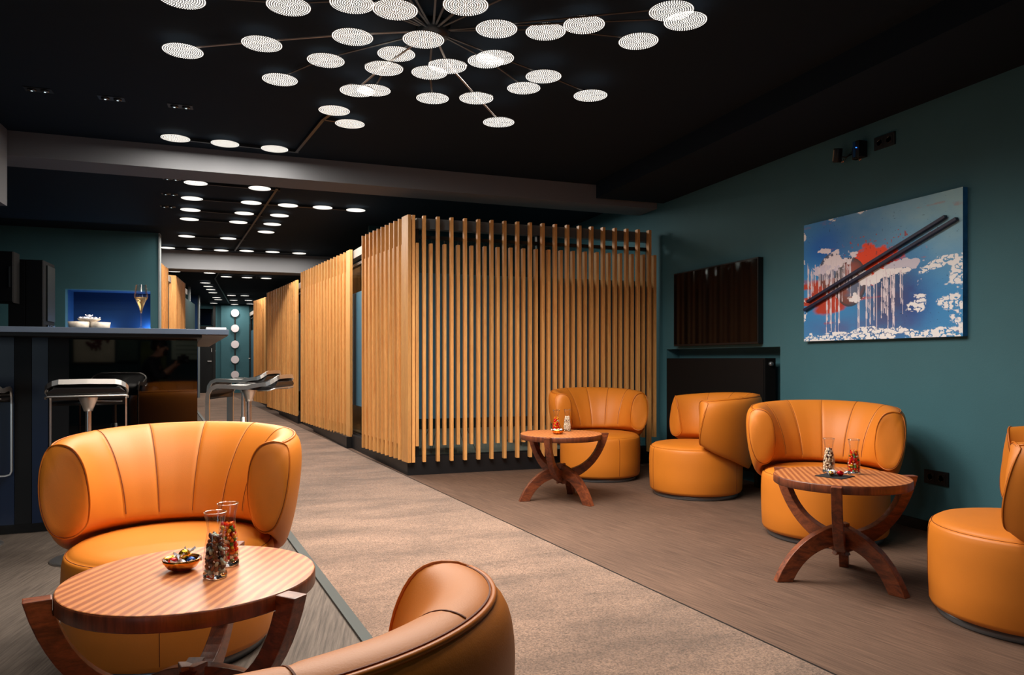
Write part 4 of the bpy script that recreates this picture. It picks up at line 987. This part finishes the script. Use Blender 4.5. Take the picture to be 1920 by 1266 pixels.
jt = {'pelvis': (Q(0, 0, .50), .135), 'belly': (Q(.05, 0, .66), .125), 'chest': (Q(.11, 0, .86), .135), 'collar': (Q(.14, 0, .98), .075), 'neck': (Q(.17, 0, 1.03), .052),
      'jaw': (Q(.215, 0, 1.085), .066), 'skull': (Q(.215, 0, 1.155), .082), 'crown': (Q(.205, 0, 1.20), .060)}
ed = [('pelvis', 'belly'), ('belly', 'chest'), ('chest', 'collar'), ('collar', 'neck'), ('neck', 'jaw'), ('jaw', 'skull'), ('skull', 'crown')]
for sgn, nm in ((1, 'l'), (-1, 'r')):
    hx = .40; 
    jt.update({nm+'sh': (Q(.12, sgn*.165, .955), .062), nm+'el': (Q(.22, sgn*.20, .76), .045), nm+'wr': (Q(.36, sgn*.055-.01, .905), .028), nm+'pa': (Q(.405, sgn*.045-.01, .935), (.030, .016)),
               nm+'hi': (Q(.02, sgn*.10, .46), .095), nm+'kn': (Q(.36, sgn*.16, .10 if sgn < 0 else .44), .065), nm+'an': (Q(-.02 if sgn < 0 else .34, sgn*.15, .07 if sgn < 0 else .08), .042), nm+'to': (Q(-.16 if sgn < 0 else .50, sgn*.15, .04), .032)})
    ed += [('collar', nm+'sh'), (nm+'sh', nm+'el'), (nm+'el', nm+'wr'), (nm+'wr', nm+'pa'), ('pelvis', nm+'hi'), (nm+'hi', nm+'kn'), (nm+'kn', nm+'an'), (nm+'an', nm+'to')]
person = skin_body('person', jt, ed, 'pelvis')
tag(person, 'kneeling person in dark clothes and face mask holding a camera, mirrored in bar front', 'person')
for m_ in (mat('dark_jacket', rgb(26, 28, 36), .8, bump=.3), mat('human_skin', rgb(200, 148, 122), .5)): person.data.materials.append(m_)
wr = [jt['lwr'][0], jt['rwr'][0]]
for p in person.data.polygons:
    c = p.center; d_ = min((c-w_).length for w_ in wr)
    arm_ = any(((c-jt[n+'el'][0]).dot(jt[n+'wr'][0]-jt[n+'el'][0])/(jt[n+'wr'][0]-jt[n+'el'][0]).length_squared > .35 and (c-jt[n+'wr'][0]).length < .14) for n in 'lr')
    p.material_index = 1 if (c.z > 1.035 or arm_) else 0
skm = person.data.materials[1]
for nm, sgn in (('l', 1), ('r', -1)):          # five fingers closed round the camera
    pa = jt[nm+'pa'][0]; fw = (pa-jt[nm+'wr'][0]).normalized()
    upv = Vector((0, 0, 1)); sdv = fw.cross(upv).normalized(); inn = (Q(.42, -.01, .95)-pa).normalized()
    for k, (ln, o_) in enumerate(((.052, .020), (.060, .007), (.056, -.007), (.044, -.020))):
        a = pa + upv*o_*.9 + fw*.004; b = a + fw*ln*.55; c = b + (fw*.35+inn*.9).normalized()*ln*.5; d = c + (inn-fw*.3).normalized()*ln*.35
        f = skin_body('finger', {'a': (a, .010), 'b': (b, .0092), 'c': (c, .0085), 'd': (d, .007)}, [('a', 'b'), ('b', 'c'), ('c', 'd')], 'a', 1); f.data.materials.append(skm); f.parent = person
    a = pa - fw*.022 + upv*.020; b = a + (upv*.7+fw*.5+inn*.3).normalized()*.030; c = b + (fw+inn*.6).normalized()*.026
    f = skin_body('thumb', {'a': (a, .011), 'b': (b, .010), 'c': (c, .008)}, [('a', 'b'), ('b', 'c')], 'a', 1); f.data.materials.append(skm); f.parent = person
hm = MB(); hc = Q(.205, 0, 1.165); ang = math.atan2((Q(1, 0, 0)-Q(0, 0, 0)).y, (Q(1, 0, 0)-Q(0, 0, 0)).x)
hm.blob(hc + Vector((-.014*math.cos(ang), -.014*math.sin(ang), .018)), .100, .088, .088, (0, -.35, ang), 18, 10).build('hair', mat('dark_hair', rgb(34, 28, 26), .6, bump=.6, bscale=90), person)
def face_at(f, l, h): return hc + Vector((math.cos(ang)*f - math.sin(ang)*l, math.sin(ang)*f + math.cos(ang)*l, h))
MB().blob(face_at(.062, 0, -.072), .036, .050, .046, (0, 0, ang), 14, 8).build('face_mask', M['black'], person)
MB().blob(face_at(.088, 0, -.025), .014, .011, .024, (0, -.3, ang), 10, 6).build('nose', skm, person)
for l in (-1, 1):
    MB().blob(face_at(.074, l*.030, -.006), .008, .012, .006, (0, 0, ang), 10, 6).build('eye', M['white'], person)
    MB().blob(face_at(.081, l*.030, -.006), .003, .005, .005, (0, 0, ang), 8, 5).build('pupil', M['black'], person)
    MB().blob(face_at(-.002, l*.082, -.02), .016, .008, .028, (0, 0, ang), 10, 6).build('ear', skm, person)
pc = thing('photo_camera', 'black photo camera held by the kneeling person, mirrored in the bar front', 'camera', J(0, 0, 1.0), -A)
MB().box(-.065, -.13, -.05, .065, -.09, .042).box(-.025, -.125, .042, .025, -.092, .062).build('body', M['black'], pc, bevel=.004)
ln = MB().lathe([(0, 0), (.034, 0), (.034, .045), (.038, .05), (.038, .062), (.03, .062), (.026, .05), (0, .05)], 24, cap=False).build('lens', M['frame'], pc); ln.location = (0, -.092, 0); ln.rotation_euler = (-PI/2, 0, 0)
MB().lathe([(.03, -.001), (.034, -.001), (.036, .004), (.032, .006)], 20, cap=False).build('strap_ring', M['chrome'], ln)
